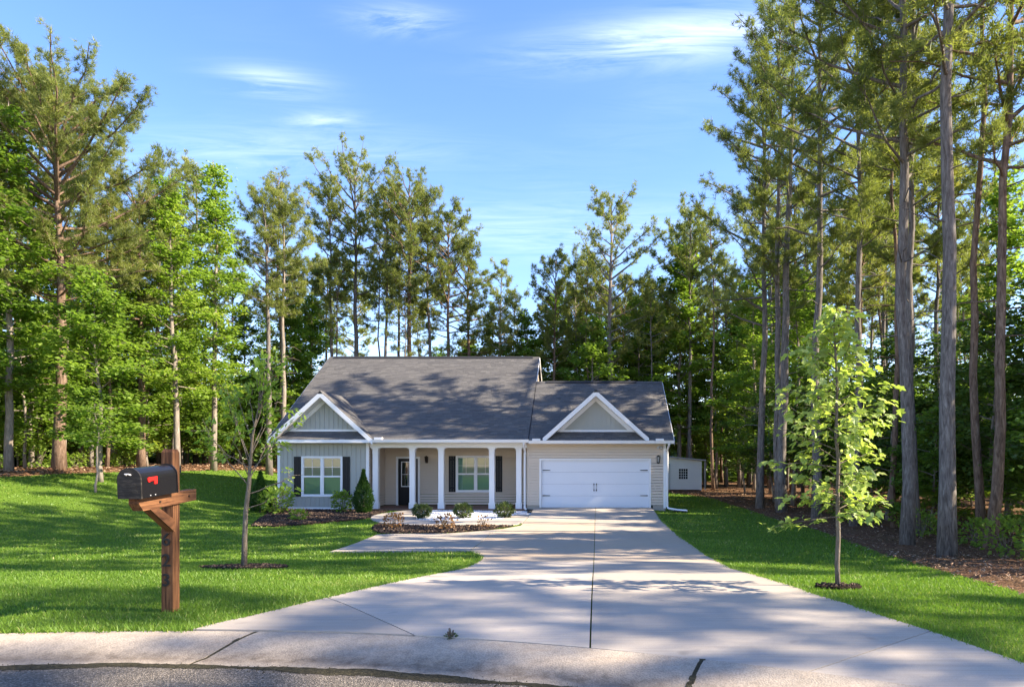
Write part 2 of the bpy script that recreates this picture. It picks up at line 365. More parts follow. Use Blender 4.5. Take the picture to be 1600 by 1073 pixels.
def sheet(name, poly, mat, zf, step=.5, skirt=.0, **k):
    """a ground sheet with the outline poly; zf gives its height"""
    if area2(poly) < 0: poly = poly[::-1]
    b = densify(poly, step); xs = np.array([p[0] for p in b]); ys = np.array([p[1] for p in b])
    gx, gy = np.meshgrid(np.arange(xs.min(), xs.max(), step), np.arange(ys.min(), ys.max(), step))
    gx = gx.ravel() + step * .37; gy = gy.ravel() + step * .41
    ins = inpoly(gx, gy, b)
    pts = [Vector(p) for p in b] + [Vector((x, y)) for x, y in zip(gx[ins], gy[ins])]
    n = len(b)
    v, e, f, *_ = delaunay_2d_cdt(pts, [(i, (i + 1) % n) for i in range(n)], [list(range(n))], 1, 1e-5)
    X = np.array([q[0] for q in v]); Y = np.array([q[1] for q in v]); Z = zf(X, Y)
    mb = MB(); mb.add(np.stack([X, Y, Z], 1), np.array([t for t in f if len(t) == 3]))
    if skirt:
        bz = zf(xs, ys); B = np.stack([xs, ys, bz], 1); L = B.copy(); L[:, 2] -= skirt
        mb.add(np.concatenate([B, L]), [(i + n, (i + 1) % n + n, (i + 1) % n, i) for i in range(n)])
    return mb.build(name, mat, **k)
def clip(poly, p, nrm):
    """keep the side of the line through p to which nrm points"""
    o = []; d = [(q[0]-p[0])*nrm[0] + (q[1]-p[1])*nrm[1] for q in poly]
    for i in range(len(poly)):
        j = (i + 1) % len(poly)
        if d[i] >= 0: o.append(poly[i])
        if (d[i] >= 0) != (d[j] >= 0):
            t = d[i] / (d[i] - d[j]); o.append((poly[i][0]+(poly[j][0]-poly[i][0])*t, poly[i][1]+(poly[j][1]-poly[i][1])*t))
    return o

def arc_y(x): return CY + math.sqrt(max(CR**2 - (x - CX)**2, 0))
YARD_BACK = [(-20.5, 46.4), (-22.0, 45.0), (-22.6, 41.3), (-23.0, 36.2), (-23.2, 31.6), (-23.8, 28.6), (-26.5, 24), (-29, 18), (-30, 12), (-30, 2), (-16.5, -5)]
RB = smooth_line([(5.1, 48), (5.3, 44.0), (6.6, 41), (7.2, 37), (7.05, 28.5), (7.25, 24.6), (7.45, 21.1), (6.65, 14.6), (5.9, 11.15), (5.2, 8.9), (4.9, 7.3), (6.5, 2), (8.5, -2)], 2)
arc_full = [(x, arc_y(x)) for x in np.linspace(8.2, -15.9, 60)]
YARD = RB + arc_full + YARD_BACK[::-1] + [(-12, 48.5), (0, 48.6)]
def ground():
    xs = np.concatenate([np.arange(-420, -44, 24), np.arange(-44, 44, .8), np.arange(44, 420, 24)])
    ys = np.concatenate([np.arange(-80, -12, 8), np.arange(-12, 66, .8), np.arange(66, 700, 24)])
    X, Y = np.meshgrid(xs, ys); Z = gz(X, Y) - .05
    rr = np.hypot(X - CX, Y - CY); Z = np.where(rr < CR + 1.4, Z - .5, Z)
    inside = inpoly(X.ravel(), Y.ravel(), YARD).reshape(X.shape)
    Z = Z + np.where(inside, -.12, 0)                  # lies under the lawn
    rng = np.random.default_rng(3); Z += np.where(inside, 0, rng.normal(0, .025, Z.shape) + .06)
    nx = len(xs); i, j = np.meshgrid(np.arange(nx - 1), np.arange(len(ys) - 1)); a = (j * nx + i).ravel()
    mb = MB(); mb.add(np.stack([X.ravel(), Y.ravel(), Z.ravel()], 1), np.stack([a, a + 1, a + nx + 1, a + nx], 1))
    mb.build('ground', MAT['floor'], smooth=True, label='brown pine straw covered forest ground around the lawn', kind='structure')
ground()
sheet('lawn', YARD, MAT['lawn'], lambda x, y: gz(x, y), .7, label='bright green mown lawn on both sides of the driveway', kind='structure')

# driveway
DL = smooth_line([(-3.43, 5.90), (-3.32, 6.19), (-3.15, 6.44), (-2.84, 7.21), (-2.50, 8.4), (-2.33, 10.6), (-2.14, 12.4), (-2.12, 13.6), (-2.32, 14.7), (-2.68, 15.5)], 1)
DR = smooth_line([(2.80, 29.62), (2.75, 26.85), (2.71, 24.58), (2.69, 20.05), (2.60, 15.1), (2.47, 10.8), (2.47, 7.9), (2.71, 6.66), (2.98, 5.75), (3.25, 4.9), (3.55, arc_y(3.55))], 1)
PADTOP = [(-6.0, 15.78), (-6.05, 17.67), (-6.26, 20.22), (-5.92, 20.40), (-4.26, 20.72), (-3.22, 21.6), (-2.26, 23.0)]
DRIVE = DL + [(-2.97, 20.7), (-2.75, 22.05), (-2.26, 23.0), (-2.27, 27.3), (-2.35, 29.62)] + DR + [(x, arc_y(x)) for x in np.linspace(3.4, -3.35, 30)]
def zdrv(x, y): return gz(x, y) + .03 + .10 * sst((y - 25) / 4.4)
drive = bpy.data.objects.new('driveway', None); put(drive, None, 'pale concrete driveway widening from garage to kerb', 'driveway', kind='structure')
J = .007
def cut(polys, a, b):
    d = Vector((b[0]-a[0], b[1]-a[1])).normalized(); n = Vector((-d.y, d.x)); o = []
    for p in polys:
        for s in (1, -1):
            q = clip(p, (a[0] + n.x*J*s, a[1] + n.y*J*s), (n.x*s, n.y*s))
            if len(q) > 2 and abs(area2(q)) > .05: o.append(q)
    return o
polys = cut([DRIVE], (0.33, 29), (0.02, 5.3))
res = []
for p in polys:
    res += cut(cut(cut([p], (-3, 20.6), (3, 21.4)), (-3, 13.2), (3, 13.2)), (-3, 25.2), (3, 25.2))
fin = []
for p in res:
    cx = sum(q[0] for q in p) / len(p); cyy = sum(q[1] for q in p) / len(p)
    if cyy < 12 and cx < 0: fin += cut([p], (-2.75, 7.25), (-1.45, 5.7))
    elif cyy < 12: fin += cut([p], (2.8, 5.72), (1.69, 4.9))
    else: fin.append(p)
PAD = [(-2.70, 15.52), (-4.4, 15.64)] + PADTOP[:-1] + [(-2.78, 22.05), (-2.985, 20.7)]
for p in fin + [PAD]:
    yc = sum(q[1] for q in p) / len(p)
    sheet('slab', p, MAT['concrete_tan_sunlit' if 11 < yc < 23 and p is not PAD else 'concrete'], zdrv, .45, .10, parent=drive)

# kerb and gutter along the turning circle
kerb = bpy.data.objects.new('kerb', None); put(kerb, None, 'weathered rolled concrete kerb and gutter along the street', 'kerb', kind='structure')
prof = [(0.0, .0), (.12, -.005), (.26, -.022), (.38, -.046), (.49, -.066), (.56, -.074), (.72, -.078), (.74, -.2)]
dirt = [.0, .05, .12, .3, .6, .75, .2, .45]
def ang(x): return math.acos((x - CX) / CR)
cuts = [ang(8.2), ang(4.4), ang(.86), ang(-2.86), ang(-6.2), ang(-9.5), ang(-13.5)]
for a0, a1 in zip(cuts[:-1], cuts[1:]):
    mb = MB(); V = []; A = []; g = .016 / CR; n = 24
    for t in np.linspace(a0 + g, a1 - g, n):
        cj = .0
        for (r, z), dd in zip(prof, dirt):
            rr = CR - .004 - r; sk = (.10 if abs(a1 - ang(-2.86)) < 1e-6 and t > a1 - .02 or abs(a0 - ang(-2.86)) < 1e-6 and t < a0 + .02 else 0)
            tt = t + sk * r / CR * 2.2
            x, y = CX + rr * math.cos(tt), CY + rr * math.sin(tt)
            V.append((x, y, g1(CX + CR * math.cos(t), min(CY + CR * math.sin(t), 6.2)) * .15 + .85 * .585 + .028 + z)); A.append(dd)
    k = len(prof)
    mb.add(V, [(i*k+j, (i+1)*k+j, (i+1)*k+j+1, i*k+j+1) for i in range(n-1) for j in range(k-1)], A)
    e0 = [V[j] for j in range(k)]; e1 = [V[(n-1)*k+j] for j in range(k)]
    for e in (e0, e1):
        low = [(p[0], p[1], .3) for p in e]; mb.add(e + low, [(j, j+1, j+1+k, j+k) for j in range(k-1)])
    mb.build('kerb_segment', MAT['kerb'], kerb)
mb = MB()
th = np.linspace(0, 2*math.pi, 128, endpoint=False); r1 = CR - .735
mb.add([(CX, CY, .575)] + [(CX + r1*math.cos(t), CY + r1*math.sin(t), .533) for t in th], [(0, 1+i, 1+(i+1) % 128) for i in range(128)])
mb.build('road', MAT['asphalt'], label='grey asphalt of the cul de sac below the kerb', kind='structure')
rng = np.random.default_rng(11)
mb = MB()                                              # moss and grit along the gutter edge and in the joints
L_ = []; na = 420
for t in np.linspace(ang(5), ang(-8), na):
    w0 = .03 + .02*math.sin(t*37) + .012*math.sin(t*113) + rng.uniform(0, .02); w1 = .05 + .03*math.sin(t*23+1) + .02*math.sin(t*71) + rng.uniform(0, .025)
    for r_, z_ in ((CR - .735 + w0, .5385), (CR - .737, .540), (CR - .735 - w1, .5365)): L_.append((CX + r_*math.cos(t), CY + r_*math.sin(t), z_))
mb.add(L_, [(3*i+j, 3*i+j+1, 3*i+j+4, 3*i+j+3) for i in range(na-1) for j in range(2)])
for i in range(1500):
    a = rng.uniform(ang(4), ang(-7)); r = CR - .735 - rng.normal(0, .032)*(1.15 + math.sin(a*31)*.6 + math.sin(a*83)*.4); s = rng.uniform(.005, .02)
    x, y = CX + r*math.cos(a), CY + r*math.sin(a); q = rng.uniform(0, 6.3)
    h = rng.uniform(-.002, .006)
    mb.add([(x+s*math.cos(q+k*1.57), y+s*.6*math.sin(q+k*1.57), .525) for k in range(4)] + [(x, y, .540+h)], [(0,1,4),(1,2,4),(2,3,4),(3,0,4)])
for xx, sk in ((-2.86, 1), (.86, 0)):
    a = ang(xx)
    for i in range(120):
        t = rng.uniform(.05, .71); r = CR - t; aa = a + sk*.2*0 + rng.normal(0, .006) / CR
        if sk: aa += .10 * t / CR * 2.2
        x, y = CX + r*math.cos(aa), CY + r*math.sin(aa); z = .585 + .028 + np.interp(t, [p[0] for p in prof], [p[1] for p in prof])
        s = rng.uniform(.008, .016)
        mb.add([(x-s, y-s, z-.04), (x+s, y-s, z-.04), (x+s, y+s, z-.04), (x-s, y+s, z-.04), (x, y, z+rng.uniform(-.025, -.004))], [(0,1,4),(1,2,4),(2,3,4),(3,0,4)])
for xx, sk in ((-2.86, 1), (.86, 0)):
    L_ = []
    for t in np.linspace(.0, .72, 16):
        aa = ang(xx) + (.10*t/CR*2.2 if sk else 0); r_ = CR - .004 - t; z = .585 + .028 + float(np.interp(t, [p[0] for p in prof], [p[1] for p in prof])) - .002
        wv = (.022 + rng.uniform(-.004, .006)) / CR
        for q_ in (-1, 1): L_.append((CX + r_*math.cos(aa + q_*wv), CY + r_*math.sin(aa + q_*wv), z + rng.uniform(-.003, .006)))
    mb.add(L_, [(2*i, 2*i+1, 2*i+3, 2*i+2) for i in range(15)])
mb.build('gutter_debris', MAT['debris'], label='dark moss and grit along the gutter edge', kind='stuff')

# walk, beds
WALK = smooth_line([(-2.29, 27.35), (-2.3, 26.2), (-2.30, 23.2), (-3.3, 23.1), (-4.7, 23.12), (-6.0, 23.15), (-7.16, 23.9), (-8.1, 25.3), (-8.5, 26.7), (-8.5, 27.7), (-8.0, 29.0), (-7.8, 29.42), (-6.9, 29.42)], 1) + [(-6.9, 27.2), (-6.4, 25.4), (-5.6, 25.1), (-3.2, 25.2), (-2.9, 27.4)]
walk = bpy.data.objects.new('walkway', None); put(walk, None, 'curved pale concrete walk in front of the porch', 'walkway', kind='structure')
sheet('slab', WALK, MAT['concrete'], lambda x, y: gz(x, y) + .035, .4, .08, parent=walk)
GRAV = [(-7.1, 29.42), (-6.9, 27.2), (-6.4, 25.4), (-5.6, 25.1), (-3.2, 25.2), (-2.9, 27.4), (-2.31, 27.3), (-2.31, 29.42)]
sheet('gravel_bed', GRAV, MAT['chipbed'], lambda x, y: gz(x, y) + .012, .4, 0, label='white marble chip bed between porch and walk', kind='structure')
BED2 = smooth_line([(-2.5, 22.9), (-3.22, 21.75), (-4.26, 20.84), (-5.9, 20.5), (-6.3, 20.55), (-6.95, 21.8), (-7.35, 23.4), (-7.1, 23.8), (-6.0, 23.1), (-4.7, 23.05)], 1)
BED1 = smooth_line([(-11.35, 22.9), (-12.3, 25.2), (-13.1, 28.0), (-14.3, 29.6), (-13.4, 29.69), (-9.6, 29.69), (-8.4, 29.0), (-8.6, 27.6), (-8.3, 25.7), (-8.84, 24.7), (-9.69, 23.4), (-10.5, 22.8)], 1)
mound = lambda x, y: gz(x, y) + .045
sheet('mulch_bed', BED1, MAT['mulch'], mound, .3, .06, label='dark mulch bed below the left front window', kind='structure')
sheet('mulch_bed', BED2, MAT['mulch'], mound, .3, .06, label='dark mulch strip between walk and parking pad', kind='structure')
def ring(cx, cy, rx, ry, label, seed):
    r = np.random.default_rng(seed)
    p = [(cx + rx*math.cos(t)*(1+r.uniform(-.08, .08)), cy + ry*math.sin(t)*(1+r.uniform(-.08, .08))) for t in np.linspace(0, 6.283, 22, endpoint=False)]
    sheet('mulch_ring', p, MAT['mulch'], lambda x, y: gz(x, y) + .035, .15, .03, label=label, kind='structure'); return p
RING1 = ring(-6.0, 11.95, .72, .5, 'dark mulch ring around the bare young tree', 1)
RING2 = ring(3.05, 8.26, .27, .17, 'thin mulch ring around the leafy sapling', 2)
def scatter(poly, dens, rng):
    xs = [p[0] for p in poly]; ys = [p[1] for p in poly]
    n = int((max(xs)-min(xs))*(max(ys)-min(ys))*dens); x = rng.uniform(min(xs), max(xs), n); y = rng.uniform(min(ys), max(ys), n)
    k = inpoly(x, y, poly); return x[k], y[k]
def chips(name, polys, dens, size, mat, zoff, flat, label):
    rng = np.random.default_rng(5); mb = MB()
    for p in polys:
        x, y = scatter(p, dens, rng); n = len(x); s = rng.uniform(.5, 1.3, n) * size; q = rng.uniform(0, 6.28, n)
        z = gz(x, y) + zoff
        ax = np.stack([np.cos(q), np.sin(q), rng.normal(0, .25, n)], 1) * s[:, None]; bx = np.stack([-np.sin(q), np.cos(q), rng.normal(0, .25, n)], 1) * s[:, None] * flat
        c = np.stack([x, y, z], 1); up = np.stack([0*s, 0*s, s * .8], 1)
        V = np.stack([c - ax, c - bx, c + ax, c + bx, c + up * .9], 1).reshape(-1, 3)
        o = (np.arange(n) * 5)[:, None]
        F = np.concatenate([o + np.array([[i, (i+1) % 4, 4]]) for i in range(4)])
        mb.add(V, F, np.repeat(rng.uniform(0, 1, n), 5))
    mb.build(name, mat, label=label, kind='stuff')
chips('marble_chips', [GRAV], 420, .03, MAT['chips'], .015, .8, 'white marble chips spread in front of the porch')
chips('mulch_chips', [BED1, BED2], 160, .05, MAT['chip'], .05, .3, 'loose dark bark chips on the planting beds')
chips('ring_chips', [RING1, RING2], 900, .028, MAT['chip'], .04, .3, 'loose bark chips around the two young trees')

# grass blades
HOUSEPOLY = [(-13.6, 29.6), (3.5, 29.6), (3.5, 43.4), (-13.6, 43.4)]
def grass():
    rng = np.random.default_rng(8); mb = MB()
    ex = [DRIVE, PAD, WALK, GRAV, BED1, BED2, RING1, RING2, HOUSEPOLY]
    zones = [((-9, 6, 4, 9.2), 2600, .036, .0042), ((-13, 8, 9.2, 14), 950, .042, .0075), ((-22, 9, 14, 22), 260, .055, .014), ((-30, 9, 22, 34), 95, .06, .024), ((-27, 8, 34, 48), 40, .07, .035)]
    for (x0, x1, y0, y1), dens, h, w in zones:
        n = int((x1-x0)*(y1-y0)*dens); x = rng.uniform(x0, x1, n); y = rng.uniform(y0, y1, n)
        k = (x > -.95*y - 1) & (x < .70*y + 1) & inpoly(x, y, YARD) & (np.hypot(x-CX, y-CY) > CR + .015)
        x = x[k]; y = y[k]
        for p in ex: 
            k = ~inpoly(x, y, p); x = x[k]; y = y[k]
        n = len(x); q = rng.uniform(0, 6.283, n); hh = h * rng.uniform(.55, 1.25, n); ww = w * rng.uniform(.7, 1.3, n)
        patch = .5 + .28*np.sin(x*1.3+.7*np.sin(y*1.1)) * np.sin(y*.9+1.2*np.sin(x*.5)) + .12*np.sin(x*4.1+y*3.3)
        lean = rng.uniform(.15, .9, n) * hh; la = rng.uniform(0, 6.283, n)
        z = gz(x, y) - .004
        A = np.stack([x - ww*np.cos(q), y - ww*np.sin(q), z], 1); B = np.stack([x + ww*np.cos(q), y + ww*np.sin(q), z], 1)
        C = np.stack([x + lean*np.cos(la), y + lean*np.sin(la), z + hh], 1)
        V = np.stack([A, B, C], 1).reshape(-1, 3); F = np.arange(3*n).reshape(-1, 3)
        mow = .06*np.sign(np.sin((x*.35 + y*.94)*3.4))
        dry = (np.sin(x*.83 + 2.1*np.sin(y*.31))*np.sin(y*.67 + 1.7*np.sin(x*.41)) > .72) & (rng.uniform(0, 1, n) < .16) | (rng.uniform(0, 1, n) < .025)
        mb.add(V, F, np.repeat(np.where(dry, rng.uniform(.85, 1.0, n), np.clip(patch * .55 + mow*.6 + rng.normal(.12, .14, n), 0, .9)), 3))
    for line, dn in ((DL, 260), (DR, 240), ([(x, arc_y(x)) for x in np.linspace(-9, -3.43, 40)], 330), (PAD[:3], 90), ([(x, arc_y(x)) for x in np.linspace(3.5, 6, 12)], 300)):   # ragged edge along the concrete
        for a_, b_ in zip(line[:-1], line[1:]):
            a_ = np.array(a_); b_ = np.array(b_); L = np.linalg.norm(b_ - a_); k = int(L*dn*(1 if a_[1] < 12 else .5))
            if k < 1: continue
            p = a_ + (b_ - a_)*rng.uniform(0, 1, (k, 1)) + rng.normal(0, .022, (k, 2)); q = rng.uniform(0, 6.283, k); hh = rng.uniform(.03, .085, k); ww = .004 + .0004*a_[1]
            z = gz(p[:, 0], p[:, 1]); ln = rng.uniform(.2, 1.1, k)*hh; la = rng.uniform(0, 6.283, k); ox = np.stack([np.cos(q)*ww, np.sin(q)*ww], 1)
            V = np.stack([np.column_stack([p - ox, z]), np.column_stack([p + ox, z]), np.column_stack([p[:, 0] + ln*np.cos(la), p[:, 1] + ln*np.sin(la), z + hh])], 1).reshape(-1, 3)
            mb.add(V, np.arange(3*k).reshape(-1, 3), np.repeat(np.clip(rng.normal(.45, .28, k), 0, 1), 3))
    mb.build('grass', MAT['grass'], label='short green grass blades of the lawn', kind='stuff')
grass()

# ------------------------------------------------------------------ house
house = empty('house', (-5, 29.7, -.1), 'single storey house with dark shingle roof, beige siding and white porch columns', 'house')
HO = house.location.copy()
def hp(mb, name, mat, parent=None, smooth=False, **k):
    """a part of the house built in world coordinates"""
    o = mb.build(name, MAT[mat], parent or house, smooth, **k)
    o.location = -HO if parent is None else Vector((0, 0, 0))
    return o
FW = 29.70      # front wall plane
EV, EZ, P = 29.20, 3.00, .65   # eave line, its height, main pitch
RY, RZ = 36.2, 3.0 + .65*7.0
GD = .055                          # the garage roof lies this much lower
GY, GZ_ = 33.86, 3.0 - GD + .65*4.66
def lap(mb, a0, a1, z0, z1, fix, axis='x', openings=(), course=.122, out=-1, depth=.026):
    """lap siding on a wall plane; out = side the boards lean to"""
    z = z0; rg = random.Random(1)
    while z < z1 - 1e-6:
        t = min(z + course, z1); edges = sorted({z, t} | {e for o in openings for e in (o[2], o[3]) if z < e < t})
        for e0, e1 in zip(edges[:-1], edges[1:]):
            mid = (e0 + e1) / 2; segs = [(a0, a1)]
            for o in openings:
                if o[2] < mid < o[3]:
                    ns = []
                    for s in segs:
                        if o[0] > s[0]: ns.append((s[0], min(s[1], o[0])))
                        if o[1] < s[1]: ns.append((max(s[0], o[1]), s[1]))
                        if o[1] <= s[0] or o[0] >= s[1]: pass
                    segs = [s for s in ns if s[1] - s[0] > .005]
            d0 = depth * (1 - (e0 - z) / course); d1 = depth * (1 - (e1 - z) / course)
            for s0, s1 in segs:
                gr = .02 if e0 == z else 0.0
                if gr and e1 - e0 > .03:
                    q4 = [(s0, e0), (s1, e0), (s1, e0+gr), (s0, e0+gr)]
                    mb.add([(a_, fix - out*.03, b_) if axis == 'x' else (fix - out*.03, a_, b_) for a_, b_ in q4], [(0, 1, 2, 3)]); e0 = e0 + gr
                if axis == 'x':
                    v = [(s0, fix + out*d0, e0), (s1, fix + out*d0, e0), (s1, fix + out*d1, e1), (s0, fix + out*d1, e1)]
                    low = [(s0, fix, e0), (s1, fix, e0)]
                else:
                    v = [(fix + out*d0, s0, e0), (fix + out*d0, s1, e0), (fix + out*d1, s1, e1), (fix + out*d1, s0, e1)]
                    low = [(fix, s0, e0), (fix, s1, e0)]
                mb.add(v + low, [(0, 1, 2, 3), (4, 5, 1, 0)])
        z = t
def shingles(mb, org, ux, us, width, slope, seed, expo=.145, tab=.31):
    rng = np.random.default_rng(seed); org = np.array(org); ux = np.array(ux, float); us = np.array(us, float); nn = np.cross(ux, us)
    if nn[2] < 0: nn = -nn
    rows = int(math.ceil(slope / expo))
    for r in range(rows):
        s0 = r * expo; s1 = min(s0 + expo + .01, slope); x = -rng.uniform(0, tab)
        xs = []
        while x < width: w = tab * rng.uniform(.55, 1.3); xs.append((max(x, 0), min(x + w - .004, width))); x += w
        for a, b in xs:
            if b - a < .01: continue
            h = rng.uniform(.008, .016); c = rng.uniform(0, .012)
            q = lambda u_, s_, h_: org + ux*u_ + us*s_ + nn*h_
            mb.add([q(a, s0 - c, h), q(b, s0 - c, h), q(b, s1, .004), q(a, s1, .004), q(a, s0 - c, -.004), q(b, s0 - c, -.004)], [(0, 1, 2, 3), (4, 5, 1, 0)], float(np.clip(rng.normal(.45, .22), 0, 1)))
XL, XM, XR = -13.77, -2.56, 3.72       # roof edges
cs = math.hypot(1, P)
us = (0, 1/cs, P/cs)
# roof: decks, shingles
mb = MB()
def slab_roof(mb, x0, x1, y0, z0, y1, z1, th=.10):
    mb.hexa([(x0, y0, z0-th), (x1, y0, z0-th), (x1, y1, z1-th), (x0, y1, z1-th), (x0, y0, z0-.006), (x1, y0, z0-.006), (x1, y1, z1-.006), (x0, y1, z1-.006)])
slab_roof(mb, XL, XM, EV, EZ, RY, RZ); slab_roof(mb, XL, XM, 2*RY-EV, EZ, RY, RZ)
slab_roof(mb, XM+.003, XR, EV+.003, EZ-GD, GY, GZ_); slab_roof(mb, XM+.003, XR, 2*GY-EV, EZ-GD, GY, GZ_)
roof = hp(mb, 'roof', 'deck')
mb = MB(); shingles(mb, (XL, EV-.03, EZ-.02), (1, 0, 0), us, XM-XL, 7.03*cs, 1); hp(mb, 'shingle_courses', 'shingle', roof, kind='stuff', label='dark slate grey shingles of the main roof')
mb = MB(); shingles(mb, (XM+.03, EV-.03, EZ-GD-.02), (1, 0, 0), us, XR-XM-.03, 4.69*cs, 2); hp(mb, 'shingle_courses', 'shingle', roof, kind='stuff', label='dark slate grey shingles of the garage roof')
usb = (0, -1/cs, P/cs)
mb = MB(); mb.add([(XL, 2*RY-EV, EZ+.01), (XM, 2*RY-EV, EZ+.01), (XM, RY, RZ+.01), (XL, RY, RZ+.01), (XM+.01, 2*GY-EV, EZ-GD+.01), (XR, 2*GY-EV, EZ-GD+.01), (XR, GY, GZ_+.01), (XM+.01, GY, GZ_+.01)], [(0, 1, 2, 3), (4, 5, 6, 7)]); hp(mb, 'rear_slope', 'shingle', roof)
mb = MB(); mb.prism([(RY-.16, RZ-.075), (RY-.15, RZ-.04), (RY, RZ+.065), (RY+.15, RZ-.04), (RY+.16, RZ-.075)], XL+.25, XM-.35, 'x'); hp(mb, 'ridge_vent', 'ridge', roof)
mb = MB(); mb.prism([(RY-.13, RZ-.06), (RY, RZ+.035), (RY+.13, RZ-.06)], XL, XM, 'x'); hp(mb, 'ridge_cap', 'shingle', roof)
mb = MB(); mb.prism([(GY-.16, GZ_-.075), (GY-.15, GZ_-.04), (GY, GZ_+.065), (GY+.15, GZ_-.04), (GY+.16, GZ_-.075)], XM+.5, XR-1.3, 'x'); hp(mb, 'ridge_vent', 'ridge', roof)
mb = MB(); mb.prism([(GY-.13, GZ_-.06), (GY, GZ_+.035), (GY+.13, GZ_-.06)], XM+.01, XR, 'x'); hp(mb, 'ridge_cap', 'shingle', roof)
def rake(x0, x1, y0, z0, y1, z1, w=.19):
    mb = MB(); mb.prism([(y0, z0-w), (y1, z1-w), (y1, z1-.012), (y0, z0-.012)], x0, x1, 'x'); hp(mb, 'rake_board', 'white')
rake(XM+.001, XM+.028, GY, EZ + P*(GY-EV), RY, RZ); mb = MB(); mb.prism([(EV, EZ-.1), (GY-.002, EZ+P*(GY-EV)-.1), (GY-.002, EZ+P*(GY-EV)-.004), (EV, EZ-.004)], XM+.001, XM+.012, 'x'); hp(mb, 'step_flashing', 'deck'); rake(XM+.001, XM+.028, 2*RY-EV, EZ, RY, RZ)
rake(XL-.028, XL-.001, EV, EZ, RY, RZ); rake(XL-.028, XL-.001, 2*RY-EV, EZ, RY, RZ)
rake(XR+.001, XR+.028, EV, EZ-GD, GY, GZ_); rake(XR+.001, XR+.028, 2*GY-EV, EZ-GD, GY, GZ_)
# front gables
def gable(xc, hw, apex, base, name_label, wall_lo, panel_mat):
    pit = (apex - base) / hw; c = math.hypot(1, pit); yb = EV + (apex - EZ) / P + .05; yf = EV - .02
    root = MB()
    for s in (-1, 1):
        x1 = xc + s*hw
        root.hexa([(x1, yf, base-.10), (xc, yf, apex-.10), (xc, yb, apex-.10), (x1, yb, base-.10), (x1, yf, base-.004), (xc, yf, apex-.004), (xc, yb, apex-.004), (x1, yb, base-.004)])
    rt = hp(root, 'gable_roof', 'deck', label=name_label)
    for s in (-1, 1):
        mb = MB(); o = (xc + s*(hw+.03), yf-.02, base-.03*pit)
        shingles(mb, o, (0, 1, 0), (-s/c, 0, pit/c), yb-yf, (hw+.03)*c, 7+s)
        hp(mb, 'shingle_courses', 'shingle', rt, kind='stuff')
    mb = MB(); mb.prism([(xc-.13, apex-.13*pit+.012), (xc, apex+.035), (xc+.13, apex-.13*pit+.012)], yf-.03, yb, 'y'); hp(mb, 'ridge_cap', 'shingle', rt)
    for s in (-1, 1):
        mb = MB(); w = .24
        mb.prism([(xc + s*hw, base-.012), (xc, apex-.012), (xc, apex-w*1.05), (xc + s*(hw-.02), base-w+.02)], yf-.03, yf-.002, 'y'); hp(mb, 'rake_board', 'white', rt)
        mb = MB(); mb.prism([(xc + s*(hw-.05), base-.13), (xc, apex-.20), (xc, apex-.235), (xc + s*(hw-.09), base-.165)], yf+.002, FW+.10, 'y'); hp(mb, 'soffit', 'white', rt)
    # recessed triangular wall with frieze boards and battens
    yw = FW + .06; zb = wall_lo; inner = hw - .16; at = apex - .24
    xh = (at - zb) / pit
    mb = MB(); mb.prism([(xc - xh, zb), (xc + xh, zb), (xc, at)], yw, yw+.05, 'y'); hp(mb, 'gable_wall', panel_mat, rt)
    mb = MB(); x = -xh + .12
    while x < xh - .1:
        top = at - abs(x) * pit - .12
        if top > zb + .1: mb.box(xc+x-.02, xc+x+.02, yw-.026, yw-.001, zb+.06, top)
        x += .2
    hp(mb, 'batten', panel_mat, rt, kind='stuff')
    for s in (-1, 1):
        mb = MB(); mb.prism([(xc + s*xh, zb), (xc, at), (xc, at-.20), (xc + s*(xh-.22), zb)], yw-.03, yw-.002, 'y'); hp(mb, 'frieze_board', 'white', rt)
    mb = MB(); mb.box(xc-xh-.02, xc+xh+.02, yw-.05, yw-.004, zb-.02, zb+.065); hp(mb, 'skirt_board', 'white', rt)
gable(-11.50, 2.27, 5.04, 2.97, 'left front gable with white rakes', 3.36, 'sage')
gable(.36, 2.29, 5.10, 3.04, 'garage gable with white rakes', 3.34, 'sage')

# walls
BX0, BX1 = -13.55, -9.58         # left bay
GX0, GX1 = -2.66, 3.42           # garage
PW = 32.1                        # porch back wall
bw = (-12.44, -10.79, .56, 2.18)   # bay window opening
pw_ = (-6.15, -4.43, .64, 2.22)    # porch window opening
dr_ = (-8.96, -8.02, -.05, 2.16)   # front door opening
gd_ = (-2.03, 2.70, .0, 2.08)      # garage door opening
TOPZ = 2.86
mb = MB(); lap(mb, GX0+.02, GX1-.10, .10, TOPZ-.05, FW, 'x', [gd_]); hp(mb, 'lap_siding', 'beige', kind='stuff', label='beige lap siding around the garage door')
mb = MB(); lap(mb, BX1, GX0, -.03, TOPZ, PW, 'x', [pw_, dr_]); hp(mb, 'lap_siding', 'beige', kind='stuff', label='beige lap siding of the porch wall')
mb = MB(); lap(mb, FW+.02, PW, -.03, TOPZ, BX1, 'y', [], out=1); hp(mb, 'lap_siding', 'beige', kind='stuff', label='beige lap siding beside the porch')
mb = MB(); lap(mb, FW, 2*GY-EV-.5, -.1, TOPZ, GX1, 'y', [], out=1); hp(mb, 'lap_siding', 'beige', kind='stuff', label='beige lap siding of the garage side')
mb = MB(); lap(mb, FW, 2*RY-EV-.5, -.1, TOPZ, BX0, 'y', [], out=-1); hp(mb, 'lap_siding', 'beige', kind='stuff', label='beige lap siding of the far left side')
mb = MB(); mb.box(GX0, GX0+.02, FW+.03, PW-.01, -.1, TOPZ); hp(mb, 'porch_end_wall', 'beige')
